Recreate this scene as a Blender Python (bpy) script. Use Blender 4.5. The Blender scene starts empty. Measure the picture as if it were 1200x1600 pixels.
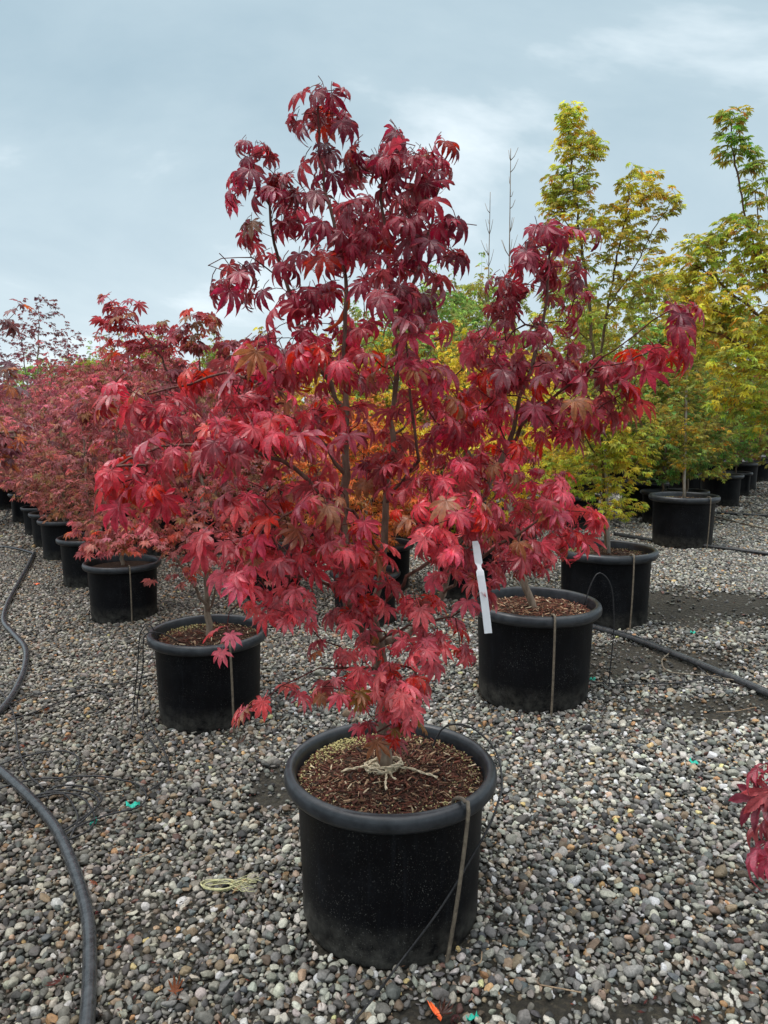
import bpy, math, random
import numpy as np
from mathutils import Vector, Matrix, noise as mnoise

S = bpy.context.scene
COL = S.collection
rng = np.random.default_rng(7)
random.seed(7)
R = math.radians

# ------------------------------------------------------------------ camera
CAM_H = 1.42
PITCH = R(7.4)
FPX = 1155.0
cam_d = bpy.data.cameras.new('camera')
cam_d.sensor_fit = 'VERTICAL'; cam_d.sensor_height = 36.0; cam_d.sensor_width = 27.0
cam_d.lens = 36.0 * FPX / 1600.0
cam_d.clip_start = 0.05; cam_d.clip_end = 1500
cam = bpy.data.objects.new('camera', cam_d); COL.objects.link(cam)
cam.location = (0, 0, CAM_H); cam.rotation_euler = (R(90) - PITCH, 0, 0)
S.camera = cam

# ------------------------------------------------------------------ world, sun, exposure
SUN_EL, SUN_AZ = R(66), R(255)
world = bpy.data.worlds.new('World'); S.world = world; world.use_nodes = True
wn, wl = world.node_tree.nodes, world.node_tree.links
wn.clear()
def N(nodes, t, **kw):
    n = nodes.new(t)
    for k, v in kw.items(): setattr(n, k, v)
    return n
w_out = N(wn, 'ShaderNodeOutputWorld'); w_bg = N(wn, 'ShaderNodeBackground')
w_sky = N(wn, 'ShaderNodeTexSky', sky_type='NISHITA'); w_sky.sun_disc = False
w_sky.sun_elevation = SUN_EL; w_sky.sun_rotation = SUN_AZ; w_sky.air_density = 1.3; w_sky.dust_density = 1.5
w_tc = N(wn, 'ShaderNodeTexCoord')
w_sep = N(wn, 'ShaderNodeSeparateXYZ'); wl.new(w_tc.outputs['Generated'], w_sep.inputs[0])
w_zb = N(wn, 'ShaderNodeMath', operation='MAXIMUM'); wl.new(w_sep.outputs['Z'], w_zb.inputs[0]); w_zb.inputs[1].default_value = 0.0
w_za = N(wn, 'ShaderNodeMath', operation='ADD'); wl.new(w_zb.outputs[0], w_za.inputs[0]); w_za.inputs[1].default_value = 0.16
w_dx = N(wn, 'ShaderNodeMath', operation='DIVIDE'); wl.new(w_sep.outputs['X'], w_dx.inputs[0]); wl.new(w_za.outputs[0], w_dx.inputs[1])
w_dy = N(wn, 'ShaderNodeMath', operation='DIVIDE'); wl.new(w_sep.outputs['Y'], w_dy.inputs[0]); wl.new(w_za.outputs[0], w_dy.inputs[1])
w_cmb = N(wn, 'ShaderNodeCombineXYZ'); wl.new(w_dx.outputs[0], w_cmb.inputs[0]); wl.new(w_dy.outputs[0], w_cmb.inputs[1])
w_n1 = N(wn, 'ShaderNodeTexNoise'); wl.new(w_cmb.outputs[0], w_n1.inputs['Vector'])
w_n1.inputs['Scale'].default_value = 0.62; w_n1.inputs['Detail'].default_value = 7; w_n1.inputs['Roughness'].default_value = 0.56; w_n1.inputs['Distortion'].default_value = 0.4
w_r1 = N(wn, 'ShaderNodeValToRGB'); wl.new(w_n1.outputs['Fac'], w_r1.inputs[0])
cr = w_r1.color_ramp
cr.elements[0].position = 0.33; cr.elements[0].color = (3.3, 4.6, 5.45, 1)
cr.elements[1].position = 0.63; cr.elements[1].color = (8.4, 9.3, 9.8, 1)
e = cr.elements.new(0.52); e.color = (4.65, 5.9, 6.6, 1)
# the cloud sheet brightens gently to the horizon
w_hz = N(wn, 'ShaderNodeMapRange'); wl.new(w_zb.outputs[0], w_hz.inputs['Value'])
w_hz.inputs['From Min'].default_value = 0.0; w_hz.inputs['From Max'].default_value = 0.34
w_hz.inputs['To Min'].default_value = 0.7; w_hz.inputs['To Max'].default_value = 0.0
w_m1 = N(wn, 'ShaderNodeMixRGB'); wl.new(w_hz.outputs[0], w_m1.inputs[0]); wl.new(w_r1.outputs[0], w_m1.inputs[1]); w_m1.inputs[2].default_value = (7.5, 8.5, 9.1, 1)
# thicker, whiter light overhead as under any overcast sky
w_ov = N(wn, 'ShaderNodeMapRange'); wl.new(w_zb.outputs[0], w_ov.inputs['Value'])
w_ov.inputs['From Min'].default_value = 0.47; w_ov.inputs['From Max'].default_value = 0.85
w_ov.inputs['To Min'].default_value = 0.0; w_ov.inputs['To Max'].default_value = 0.9
w_m2 = N(wn, 'ShaderNodeMixRGB'); wl.new(w_ov.outputs[0], w_m2.inputs[0]); wl.new(w_m1.outputs[0], w_m2.inputs[1]); w_m2.inputs[2].default_value = (24.0, 24.4, 24.6, 1)
w_m3 = N(wn, 'ShaderNodeMixRGB'); w_m3.inputs[0].default_value = 0.93
wl.new(w_sky.outputs[0], w_m3.inputs[1]); wl.new(w_m2.outputs[0], w_m3.inputs[2])
wl.new(w_m3.outputs[0], w_bg.inputs['Color']); w_bg.inputs['Strength'].default_value = 0.085
wl.new(w_bg.outputs[0], w_out.inputs['Surface'])

sun_d = bpy.data.lights.new('sun', 'SUN'); sun_d.energy = 1.5; sun_d.angle = R(22); sun_d.color = (1.0, 0.97, 0.93)
sun = bpy.data.objects.new('sun', sun_d); COL.objects.link(sun)
sd = Vector((math.sin(SUN_AZ) * math.cos(SUN_EL), math.cos(SUN_AZ) * math.cos(SUN_EL), math.sin(SUN_EL)))
sun.rotation_euler = sd.to_track_quat('Z', 'Y').to_euler()
S.view_settings.view_transform = 'Standard'; S.view_settings.look = 'None'
S.view_settings.exposure = 0.50; S.view_settings.gamma = 1.0; S.view_settings.use_curve_mapping = False
S.cycles.use_denoising = True
S.cycles.max_bounces = 6; S.cycles.diffuse_bounces = 3; S.cycles.transmission_bounces = 4
S.cycles.transparent_max_bounces = 4; S.cycles.glossy_bounces = 2
S.cycles.use_adaptive_sampling = False

# ------------------------------------------------------------------ view helpers (place real things in metres)
ct, st_ = math.cos(PITCH), math.sin(PITCH)
def gz(x, y):
    return 0.16 * np.tanh(np.asarray(x) / 3.0)
def at(px, py, Y):
    xr = (px - 600) / FPX; yr = -(py - 800) / FPX
    dy = ct + st_ * yr; dz = ct * yr - st_
    k = Y / dy
    return np.array([xr * k, Y, CAM_H + dz * k])
def on_ground(px, py, up=0.0):
    xr = (px - 600) / FPX; yr = -(py - 800) / FPX
    dy = ct + st_ * yr; dz = ct * yr - st_
    k = CAM_H / -dz
    for _ in range(12):
        k = (CAM_H - gz(xr * k, 0) - up) / -dz
    return np.array([xr * k, dy * k, float(gz(xr * k, 0)) + up])
def pot_from_view(px, py, w):
    """rim centre and rim width as seen -> x, y, size factor of a 0.60 m pot standing on the ground"""
    s = 1.0
    for _ in range(30):
        zc = FPX * 0.60 * s / w
        xr = (px - 600) / FPX; yr = -(py - 800) / FPX
        x = xr * zc; y = (ct + st_ * yr) * zc; z = CAM_H + (ct * yr - st_) * zc
        # wanted: z = gz + .45 s
        drop = CAM_H - z
        s2 = (CAM_H - float(gz(x, y))) / (drop / s + 0.45)
        s = s * 0.4 + s2 * 0.6
    return x, y, s

# ------------------------------------------------------------------ mesh helpers
def link(name, data, parent=None, mat=None, **props):
    o = bpy.data.objects.new(name, data); COL.objects.link(o)
    if parent is not None: o.parent = parent
    if mat is not None and data is not None: 
        data.materials.clear(); data.materials.append(mat)
    for k, v in props.items(): o[k] = v
    return o
def empty(name, loc, label, cat, group=None):
    o = bpy.data.objects.new(name, None); COL.objects.link(o); o.location = loc; o.empty_display_size = 0.1
    o['label'] = label; o['category'] = cat
    if group: o['group'] = group
    return o
def mesh_np(name, V, F, uv=None, tint=None, smooth=True):
    """V (n,3); F (m,k) all faces the same size"""
    V = np.asarray(V, np.float32); F = np.asarray(F, np.int32)
    me = bpy.data.meshes.new(name)
    n, m, k = len(V), len(F), F.shape[1]
    me.vertices.add(n); me.vertices.foreach_set('co', V.ravel())
    me.loops.add(m * k); me.loops.foreach_set('vertex_index', F.ravel())
    me.polygons.add(m); me.polygons.foreach_set('loop_start', np.arange(m, dtype=np.int32) * k)
    if smooth: me.polygons.foreach_set('use_smooth', np.ones(m, bool))
    if uv is not None:
        l = me.uv_layers.new(name='UVMap'); l.data.foreach_set('uv', np.asarray(uv, np.float32)[F.ravel()].ravel())
    if tint is not None:
        a = me.attributes.new('tint', 'FLOAT_COLOR', 'POINT')
        t = np.ones((n, 4), np.float32); t[:, :3] = tint; a.data.foreach_set('color', t.ravel())
    me.update(calc_edges=True)
    return me
class MB:
    """collects pieces that become one mesh object"""
    def __init__(s): s.V = []; s.F = []; s.T = []; s.n = 0
    def add(s, V, F, tint=None):
        V = np.asarray(V, float); s.V.append(V)
        s.F += [tuple(int(i) + s.n for i in f) for f in F]; s.n += len(V)
        s.T.append(np.tile(np.array(tint if tint is not None else (1, 1, 1), float), (len(V), 1)))
    def tube(s, P, r, sides=8, caps=True, tint=None):
        V, F = tube(P, r, sides, caps); s.add(V, F, tint)
    def mesh(s, name, smooth=True):
        me = bpy.data.meshes.new(name)
        V = np.concatenate(s.V)
        me.from_pydata([tuple(v) for v in V], [], s.F)
        if smooth: me.polygons.foreach_set('use_smooth', np.ones(len(me.polygons), bool))
        a = me.attributes.new('tint', 'FLOAT_COLOR', 'POINT')
        t = np.ones((len(V), 4), np.float32); t[:, :3] = np.concatenate(s.T); a.data.foreach_set('color', t.ravel())
        me.update(); return me
def unit(v): 
    v = np.asarray(v, float); return v / (np.linalg.norm(v, axis=-1, keepdims=True) + 1e-9)
def tube(P, r, sides=8, caps=True):
    P = np.asarray(P, float); n = len(P)
    r = np.broadcast_to(np.asarray(r, float), (n,))
    T = np.gradient(P, axis=0); T = unit(T)
    u = np.cross(T[0], (0, 0, 1.0)); 
    if np.linalg.norm(u) < 0.1: u = np.cross(T[0], (1.0, 0, 0))
    u = unit(u); V = []
    a = np.arange(sides) * 2 * math.pi / sides; ca, sa = np.cos(a)[:, None], np.sin(a)[:, None]
    for i in range(n):
        u = u - T[i] * np.dot(u, T[i]); u = unit(u); v = np.cross(T[i], u)
        V.append(P[i] + r[i] * (ca * u + sa * v))
    V = np.concatenate(V); F = []
    for i in range(n - 1):
        for j in range(sides):
            k = (j + 1) % sides
            F.append((i * sides + j, i * sides + k, (i + 1) * sides + k, (i + 1) * sides + j))
    if caps:
        F.append(tuple(range(sides))[::-1]); F.append(tuple((n - 1) * sides + j for j in range(sides)))
    return V, F
def smooth_line(P, step=0.04):
    """Catmull-Rom through P, resampled about every step"""
    P = np.asarray(P, float)
    if len(P) < 3:
        n = max(2, int(np.linalg.norm(P[-1] - P[0]) / step) + 1)
        return P[0] + (P[-1] - P[0]) * np.linspace(0, 1, n)[:, None]
    Q = np.vstack([2 * P[0] - P[1], P, 2 * P[-1] - P[-2]]); out = []
    for i in range(1, len(Q) - 2):
        p0, p1, p2, p3 = Q[i - 1:i + 3]
        n = max(2, int(np.linalg.norm(p2 - p1) / step))
        for t in np.arange(n) / n:
            out.append(0.5 * (2 * p1 + (p2 - p0) * t + (2 * p0 - 5 * p1 + 4 * p2 - p3) * t * t + (3 * p1 - p0 - 3 * p2 + p3) * t ** 3))
    out.append(P[-1]); return np.array(out)
def lathe(prof, seg=64):
    V = []; F = []
    a = np.arange(seg) * 2 * math.pi / seg
    for r, z in prof: V += [(r * math.cos(t), r * math.sin(t), z) for t in a]
    for i in range(len(prof) - 1):
        for j in range(seg):
            k = (j + 1) % seg
            F.append((i * seg + j, i * seg + k, (i + 1) * seg + k, (i + 1) * seg + j))
    return V, F
def py_mesh(name, V, F, smooth=True):
    me = bpy.data.meshes.new(name); me.from_pydata([tuple(v) for v in V], [], F)
    if smooth: me.polygons.foreach_set('use_smooth', np.ones(len(me.polygons), bool))
    me.update(); return me

# ------------------------------------------------------------------ materials
def new_mat(name):
    m = bpy.data.materials.new(name); m.use_nodes = True
    n = m.node_tree.nodes; n.clear()
    return m, n, m.node_tree.links
def noise_node(n, l, vec, scale, detail=4, rough=0.55):
    t = N(n, 'ShaderNodeTexNoise'); t.inputs['Scale'].default_value = scale
    t.inputs['Detail'].default_value = detail; t.inputs['Roughness'].default_value = rough
    if vec is not None: l.new(vec, t.inputs['Vector'])
    return t
def ramp(n, l, fac, stops):
    r = N(n, 'ShaderNodeValToRGB'); l.new(fac, r.inputs[0]); c = r.color_ramp
    c.elements[0].position, c.elements[0].color = stops[0][0], (*stops[0][1], 1)
    c.elements[1].position, c.elements[1].color = stops[-1][0], (*stops[-1][1], 1)
    for p, q in stops[1:-1]:
        e = c.elements.new(p); e.color = (*q, 1)
    return r
def mix(n, l, fac, a, b, blend='MIX'):
    m = N(n, 'ShaderNodeMixRGB', blend_type=blend)
    for i, v in ((0, fac), (1, a), (2, b)):
        if isinstance(v, (int, float)): m.inputs[i].default_value = v
        elif isinstance(v, tuple): m.inputs[i].default_value = (*v, 1)
        else: l.new(v, m.inputs[i])
    return m.outputs[0]
def bump(n, l, h, strength, dist=0.01):
    b = N(n, 'ShaderNodeBump'); b.inputs['Strength'].default_value = strength; b.inputs['Distance'].default_value = dist
    l.new(h, b.inputs['Height']); return b.outputs[0]

def leaf_mat(name, from_object, rough=0.36, trans=0.42, spec=0.6):
    m, n, l = new_mat(name)
    if from_object:
        oi = N(n, 'ShaderNodeObjectInfo'); col = oi.outputs['Color']
    else:
        a = N(n, 'ShaderNodeAttribute', attribute_name='tint'); col = a.outputs['Color']
    uv = N(n, 'ShaderNodeUVMap'); uv.uv_map = 'UVMap'
    sp = N(n, 'ShaderNodeSeparateXYZ'); l.new(uv.outputs[0], sp.inputs[0])   # x: along the lobe, y: |across|
    # side veins: stripes running obliquely off the midrib
    m1 = N(n, 'ShaderNodeMath', operation='MULTIPLY'); l.new(sp.outputs['X'], m1.inputs[0]); m1.inputs[1].default_value = 62
    m2 = N(n, 'ShaderNodeMath', operation='MULTIPLY_ADD'); l.new(sp.outputs['Y'], m2.inputs[0]); m2.inputs[1].default_value = -9; l.new(m1.outputs[0], m2.inputs[2])
    m3 = N(n, 'ShaderNodeMath', operation='SINE'); l.new(m2.outputs[0], m3.inputs[0])
    m4 = N(n, 'ShaderNodeMapRange'); l.new(m3.outputs[0], m4.inputs[0]); m4.inputs['From Min'].default_value = 0.55; m4.inputs['From Max'].default_value = 1.0
    m5 = N(n, 'ShaderNodeMapRange'); l.new(sp.outputs['Y'], m5.inputs[0]); m5.inputs['From Min'].default_value = 0.10; m5.inputs['From Max'].default_value = 0.0
    vm = N(n, 'ShaderNodeMath', operation='MAXIMUM'); l.new(m4.outputs[0], vm.inputs[0]); l.new(m5.outputs[0], vm.inputs[1])
    tc = N(n, 'ShaderNodeTexCoord'); ge = N(n, 'ShaderNodeNewGeometry')
    ns = noise_node(n, l, ge.outputs['Position'], 55, 3)
    blot = ramp(n, l, ns.outputs['Fac'], [(0.3, (0.6, 0.6, 0.6)), (0.7, (1.25, 1.25, 1.25))])
    c1 = mix(n, l, 1.0, col, blot.outputs[0], 'MULTIPLY')
    c2 = mix(n, l, 0.28, c1, mix(n, l, vm.outputs[0], c1, (0.5, 0.5, 0.5), 'MULTIPLY'))
    sp_n = noise_node(n, l, ge.outputs['Position'], 380, 1)
    speck = ramp(n, l, sp_n.outputs['Fac'], [(0.70, (0, 0, 0)), (0.76, (1, 1, 1))])
    c3 = mix(n, l, mix(n, l, 1.0, speck.outputs[0], (0.35, 0.35, 0.35), 'MULTIPLY'), c2, (0.5, 0.42, 0.40))
    tipn = noise_node(n, l, ge.outputs['Position'], 23, 2)
    ta = N(n, 'ShaderNodeMath', operation='MULTIPLY'); l.new(sp.outputs['X'], ta.inputs[0]); l.new(tipn.outputs['Fac'], ta.inputs[1])
    tf = ramp(n, l, ta.outputs[0], [(0.44, (0, 0, 0)), (0.60, (.7, .7, .7))])
    c3 = mix(n, l, tf.outputs[0], c3, (0.09, 0.045, 0.035))
    # the underside is duller
    c4 = mix(n, l, ge.outputs['Backfacing'], c3, mix(n, l, 0.3, c3, (0.35, 0.12, 0.10)))
    p = N(n, 'ShaderNodeBsdfPrincipled'); l.new(c4, p.inputs['Base Color'])
    p.inputs['Roughness'].default_value = rough; p.inputs['Specular IOR Level'].default_value = spec
    p.inputs['Coat Weight'].default_value = 0.22; p.inputs['Coat Roughness'].default_value = 0.28
    h = mix(n, l, 0.5, mix(n, l, vm.outputs[0], (1, 1, 1), (0, 0, 0)), ns.outputs['Fac'])
    l.new(bump(n, l, h, 0.35, 0.002), p.inputs['Normal'])
    hs = N(n, 'ShaderNodeHueSaturation'); hs.inputs['Saturation'].default_value = 1.1; hs.inputs['Value'].default_value = 1.7
    l.new(c4, hs.inputs['Color'])
    t = N(n, 'ShaderNodeBsdfTranslucent'); l.new(hs.outputs[0], t.inputs['Color'])
    mx = N(n, 'ShaderNodeMixShader'); mx.inputs[0].default_value = trans
    l.new(p.outputs[0], mx.inputs[1]); l.new(t.outputs[0], mx.inputs[2])
    o = N(n, 'ShaderNodeOutputMaterial'); l.new(mx.outputs[0], o.inputs[0]); return m
def plain_mat(name, c1, c2, scale, rough=0.7, bstr=0.3, bdist=0.005, spec=0.4, detail=5, vec='Object', stretch=None, use_tint=False):
    m, n, l = new_mat(name)
    tc = N(n, 'ShaderNodeTexCoord'); v = tc.outputs[vec]
    if stretch:
        mp = N(n, 'ShaderNodeMapping'); mp.inputs['Scale'].default_value = stretch; l.new(v, mp.inputs[0]); v = mp.outputs[0]
    ns = noise_node(n, l, v, scale, detail, 0.65)
    r = ramp(n, l, ns.outputs['Fac'], [(0.32, c1), (0.68, c2)])
    col = r.outputs[0]
    if use_tint:
        a = N(n, 'ShaderNodeAttribute', attribute_name='tint'); col = mix(n, l, 1.0, col, a.outputs['Color'], 'MULTIPLY')
    p = N(n, 'ShaderNodeBsdfPrincipled'); l.new(col, p.inputs['Base Color'])
    p.inputs['Roughness'].default_value = rough; p.inputs['Specular IOR Level'].default_value = spec
    if bstr: l.new(bump(n, l, ns.outputs['Fac'], bstr, bdist), p.inputs['Normal'])
    o = N(n, 'ShaderNodeOutputMaterial'); l.new(p.outputs[0], o.inputs[0]); return m
def pot_mat():
    m, n, l = new_mat('black_pot_plastic')
    tc = N(n, 'ShaderNodeTexCoord'); ob = tc.outputs['Object']
    oi = N(n, 'ShaderNodeObjectInfo')
    ad = N(n, 'ShaderNodeVectorMath', operation='ADD'); l.new(ob, ad.inputs[0]); l.new(oi.outputs['Location'], ad.inputs[1])
    v = ad.outputs[0]
    base = noise_node(n, l, v, 9, 6, 0.7)
    c = ramp(n, l, base.outputs['Fac'], [(0.3, (0.0008, 0.0010, 0.0020)), (0.75, (0.0026, 0.0031, 0.0048))]).outputs[0]
    # dust: small pale specks, vertical scuffs, splashed dirt near the foot
    sk = noise_node(n, l, v, 260, 2); sk2 = noise_node(n, l, v, 7, 3)
    f1 = ramp(n, l, sk.outputs['Fac'], [(0.64, (0, 0, 0)), (0.70, (1, 1, 1))]).outputs[0]
    f2 = ramp(n, l, sk2.outputs['Fac'], [(0.36, (0, 0, 0)), (0.62, (0.75, 0.75, 0.75))]).outputs[0]
    c = mix(n, l, mix(n, l, 1.0, f1, f2, 'MULTIPLY'), c, (0.15, 0.15, 0.14))
    mp = N(n, 'ShaderNodeMapping'); mp.inputs['Scale'].default_value = (60, 60, 5); l.new(v, mp.inputs[0])
    sc = noise_node(n, l, mp.outputs[0], 1.0, 4)
    f3 = ramp(n, l, sc.outputs['Fac'], [(0.55, (0, 0, 0)), (0.8, (0.30, 0.30, 0.30))]).outputs[0]
    c = mix(n, l, f3, c, (0.018, 0.021, 0.027))
    sm = noise_node(n, l, v, 4.5, 7, 0.8)
    f4 = ramp(n, l, sm.outputs['Fac'], [(0.52, (0, 0, 0)), (0.72, (0.35, 0.35, 0.35))]).outputs[0]
    c = mix(n, l, f4, c, (0.014, 0.016, 0.019))
    sx = N(n, 'ShaderNodeSeparateXYZ'); l.new(ob, sx.inputs[0])
    mr = N(n, 'ShaderNodeMapRange'); l.new(sx.outputs['Z'], mr.inputs[0])
    mr.inputs['From Min'].default_value = 0.0; mr.inputs['From Max'].default_value = 0.13; mr.inputs['To Min'].default_value = 1.0; mr.inputs['To Max'].default_value = 0.0
    dn = noise_node(n, l, v, 22, 6, 0.75)
    dd = ramp(n, l, dn.outputs['Fac'], [(0.34, (0, 0, 0)), (0.72, (0.95, 0.95, 0.95))]).outputs[0]
    c = mix(n, l, mix(n, l, 1.0, dd, mr.outputs[0], 'MULTIPLY'), c, (0.13, 0.125, 0.11))
    p = N(n, 'ShaderNodeBsdfPrincipled'); l.new(c, p.inputs['Base Color']); p.inputs['Specular IOR Level'].default_value = 0.16
    rr = N(n, 'ShaderNodeMapRange'); l.new(base.outputs['Fac'], rr.inputs[0]); rr.inputs['To Min'].default_value = 0.36; rr.inputs['To Max'].default_value = 0.62
    l.new(rr.outputs[0], p.inputs['Roughness'])
    l.new(bump(n, l, sc.outputs['Fac'], 0.12, 0.003), p.inputs['Normal'])
    o = N(n, 'ShaderNodeOutputMaterial'); l.new(p.outputs[0], o.inputs[0]); return m
M_pot = pot_mat()
M_rim = plain_mat('rim_plastic', (0.007, 0.009, 0.012), (0.030, 0.034, 0.040), 26, 0.36, 0.25, 0.003, 0.5)
M_leaf_o = leaf_mat('maple_leaf', True); M_leaf_f = leaf_mat('maple_foliage', False)
M_leafy_o = leaf_mat('small_maple_leaf', True, 0.5, 0.45, 0.35); M_leafy_f = leaf_mat('small_maple_foliage', False, 0.5, 0.45, 0.35)
M_bark = plain_mat('maple_bark', (0.09, 0.062, 0.042), (0.30, 0.235, 0.175), 45, 0.8, 0.9, 0.006, 0.3, 6, stretch=(1, 1, 0.25), use_tint=True)
M_soil = plain_mat('potting_soil', (0.018, 0.011, 0.007), (0.075, 0.045, 0.03), 90, 0.95, 0.9, 0.01, 0.2)
M_chip = plain_mat('bark_chips', (0.55, 0.55, 0.55), (1.25, 1.25, 1.25), 120, 0.85, 0.4, 0.002, 0.25, use_tint=True)
M_rod = plain_mat('rusty_rod', (0.075, 0.06, 0.045), (0.20, 0.165, 0.12), 60, 0.6, 0.3, 0.002, 0.4)
M_stake = plain_mat('bamboo_stake', (0.22, 0.19, 0.15), (0.46, 0.42, 0.36), 18, 0.65, 0.3, 0.003, 0.3, stretch=(1, 1, 0.3))
M_hose = plain_mat('wet_black_hose', (0.014, 0.016, 0.018), (0.05, 0.055, 0.06), 38, 0.26, 0.25, 0.003, 0.55, 6)
M_drip = plain_mat('drip_tubing', (0.008, 0.008, 0.009), (0.03, 0.03, 0.032), 40, 0.5, 0.1, 0.001, 0.4)
M_twine = plain_mat('jute_twine', (0.42, 0.34, 0.22), (0.74, 0.65, 0.48), 160, 0.9, 0.8, 0.004, 0.2)
M_tag = plain_mat('white_tag_paper', (0.78, 0.79, 0.82), (0.86, 0.87, 0.90), 30, 0.5, 0.05, 0.001)
M_green = plain_mat('green_tape', (0.005, 0.28, 0.20), (0.02, 0.46, 0.34), 90, 0.45, 0.3, 0.002)
M_orange = plain_mat('orange_tape', (0.75, 0.10, 0.02), (0.9, 0.18, 0.05), 90, 0.45, 0.2, 0.002)
M_straw = plain_mat('straw_string', (0.36, 0.35, 0.17), (0.56, 0.54, 0.32), 90, 0.7, 0.3, 0.002)
M_twig = plain_mat('dry_twig', (0.16, 0.10, 0.06), (0.34, 0.25, 0.16), 90, 0.8, 0.3, 0.002)
M_moss = plain_mat('moss_granules', (0.28, 0.25, 0.08), (0.62, 0.55, 0.28), 200, 0.85, 0.3, 0.002)

# ------------------------------------------------------------------ ground sheet
def ground_mat():
    m, n, l = new_mat('gravel_bed')
    ge = N(n, 'ShaderNodeNewGeometry'); P = ge.outputs['Position']
    vo = N(n, 'ShaderNodeTexVoronoi'); vo.inputs['Scale'].default_value = 34; l.new(P, vo.inputs['Vector'])
    stone = ramp(n, l, vo.outputs['Color'], [(0.0, (0.07, 0.066, 0.06)), (0.45, (0.16, 0.155, 0.145)), (0.8, (0.27, 0.26, 0.24)), (1.0, (0.36, 0.27, 0.19))]).outputs[0]
    edge = ramp(n, l, vo.outputs['Distance'], [(0.25, (1, 1, 1)), (0.62, (0.12, 0.12, 0.12))]).outputs[0]
    far = mix(n, l, 1.0, stone, edge, 'MULTIPLY')
    ns = noise_node(n, l, P, 60, 8, 0.8)
    soil = ramp(n, l, ns.outputs['Fac'], [(0.3, (0.008, 0.007, 0.005)), (0.5, (0.026, 0.022, 0.014)), (0.7, (0.085, 0.072, 0.045))]).outputs[0]
    sx = N(n, 'ShaderNodeSeparateXYZ'); l.new(P, sx.inputs[0])
    mr = N(n, 'ShaderNodeMapRange'); l.new(sx.outputs['Y'], mr.inputs[0]); mr.inputs['From Min'].default_value = 7.0; mr.inputs['From Max'].default_value = 9.5
    dirt = noise_node(n, l, P, 0.55, 4)
    dm = ramp(n, l, dirt.outputs['Fac'], [(0.52, (1, 1, 1)), (0.66, (0.25, 0.25, 0.25))]).outputs[0]
    col = mix(n, l, mix(n, l, 1.0, mr.outputs[0], dm, 'MULTIPLY'), soil, far)
    p = N(n, 'ShaderNodeBsdfPrincipled'); l.new(col, p.inputs['Base Color']); p.inputs['Roughness'].default_value = 0.85
    hb = mix(n, l, 0.4, edge, ns.outputs['Fac'])
    l.new(bump(n, l, hb, 1.0, 0.03), p.inputs['Normal'])
    o = N(n, 'ShaderNodeOutputMaterial'); l.new(p.outputs[0], o.inputs[0]); return m
M_ground = ground_mat()
xs = np.concatenate([np.linspace(-600, -12, 14), np.linspace(-11, 11, 89), np.linspace(12, 600, 14)])
ys = np.concatenate([np.linspace(-60, -1, 6), np.linspace(0, 24, 97), np.linspace(26, 900, 20)])
XX, YY = np.meshgrid(xs, ys)
ZZ = gz(XX, YY)
nx, ny = len(xs), len(ys)
idx = np.arange(nx * ny).reshape(ny, nx)
F = np.stack([idx[:-1, :-1], idx[:-1, 1:], idx[1:, 1:], idx[1:, :-1]], -1).reshape(-1, 4)
link('ground', mesh_np('ground', np.stack([XX, YY, ZZ], -1).reshape(-1, 3), F), None, M_ground, kind='structure')

# ------------------------------------------------------------------ pots: positions read off the photograph
POTS = {k: pot_from_view(*v) for k, v in dict(
    main=(610, 1190, 331), l1=(325, 983, 185), m1=(836, 938, 203), r2=(947, 855, 156), l2=(191, 876, 118),
    l3=(140, 838, 98), l4=(102, 810, 82), l5=(82, 800, 70), l6=(64, 791, 59), l7=(46, 777, 47),
    c1=(570, 881, 124), c2=(598, 847, 98), c3=(425, 852, 108), c4=(338, 797, 88), c5=(272, 786, 74), c6=(412, 780, 76), c7=(500, 786, 84),
    y1=(735, 842, 118), y2=(800, 796, 92), y3=(660, 782, 78), y4=(905, 768, 76),
    r3=(1069, 773, 105), r4=(1074, 753, 84), r5=(1034, 726, 56), r6=(1150, 728, 62), r7=(1188, 712, 54), r8=(968, 716, 50)).items()}
POT_KEEP = []           # footprints kept free of gravel

# ------------------------------------------------------------------ gravel: real stones, scattered as points
def stone_mesh(seed):
    import bmesh
    r = random.Random(seed); bm = bmesh.new(); bmesh.ops.create_icosphere(bm, subdivisions=3, radius=1)
    off = Vector((r.random() * 50, r.random() * 50, r.random() * 50)); soft = r.uniform(.80, .96)
    cuts = []
    for _ in range(r.randint(6, 10)):
        d = Vector((r.gauss(0, 1), r.gauss(0, 1), r.gauss(0, 1))).normalized(); cuts.append((d, r.uniform(0.50, 0.82)))
    for v in bm.verts:
        p = v.co.copy(); p *= 1 + 0.16 * mnoise.noise(p * 1.3 + off)
        for d, h in cuts:
            q = p.dot(d)
            if q > h: p -= d * (q - h) * soft
        p *= 1 + 0.025 * mnoise.noise(p * 6 + off)
        v.co = p
    sc = (1.0, r.uniform(0.62, 0.95), r.uniform(0.42, 0.72))
    for v in bm.verts: v.co = Vector((v.co.x * sc[0], v.co.y * sc[1], v.co.z * sc[2]))
    me = bpy.data.meshes.new('stone'); bm.to_mesh(me); bm.free()
    me.polygons.foreach_set('use_smooth', np.ones(len(me.polygons), bool)); me.update(); return me
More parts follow.
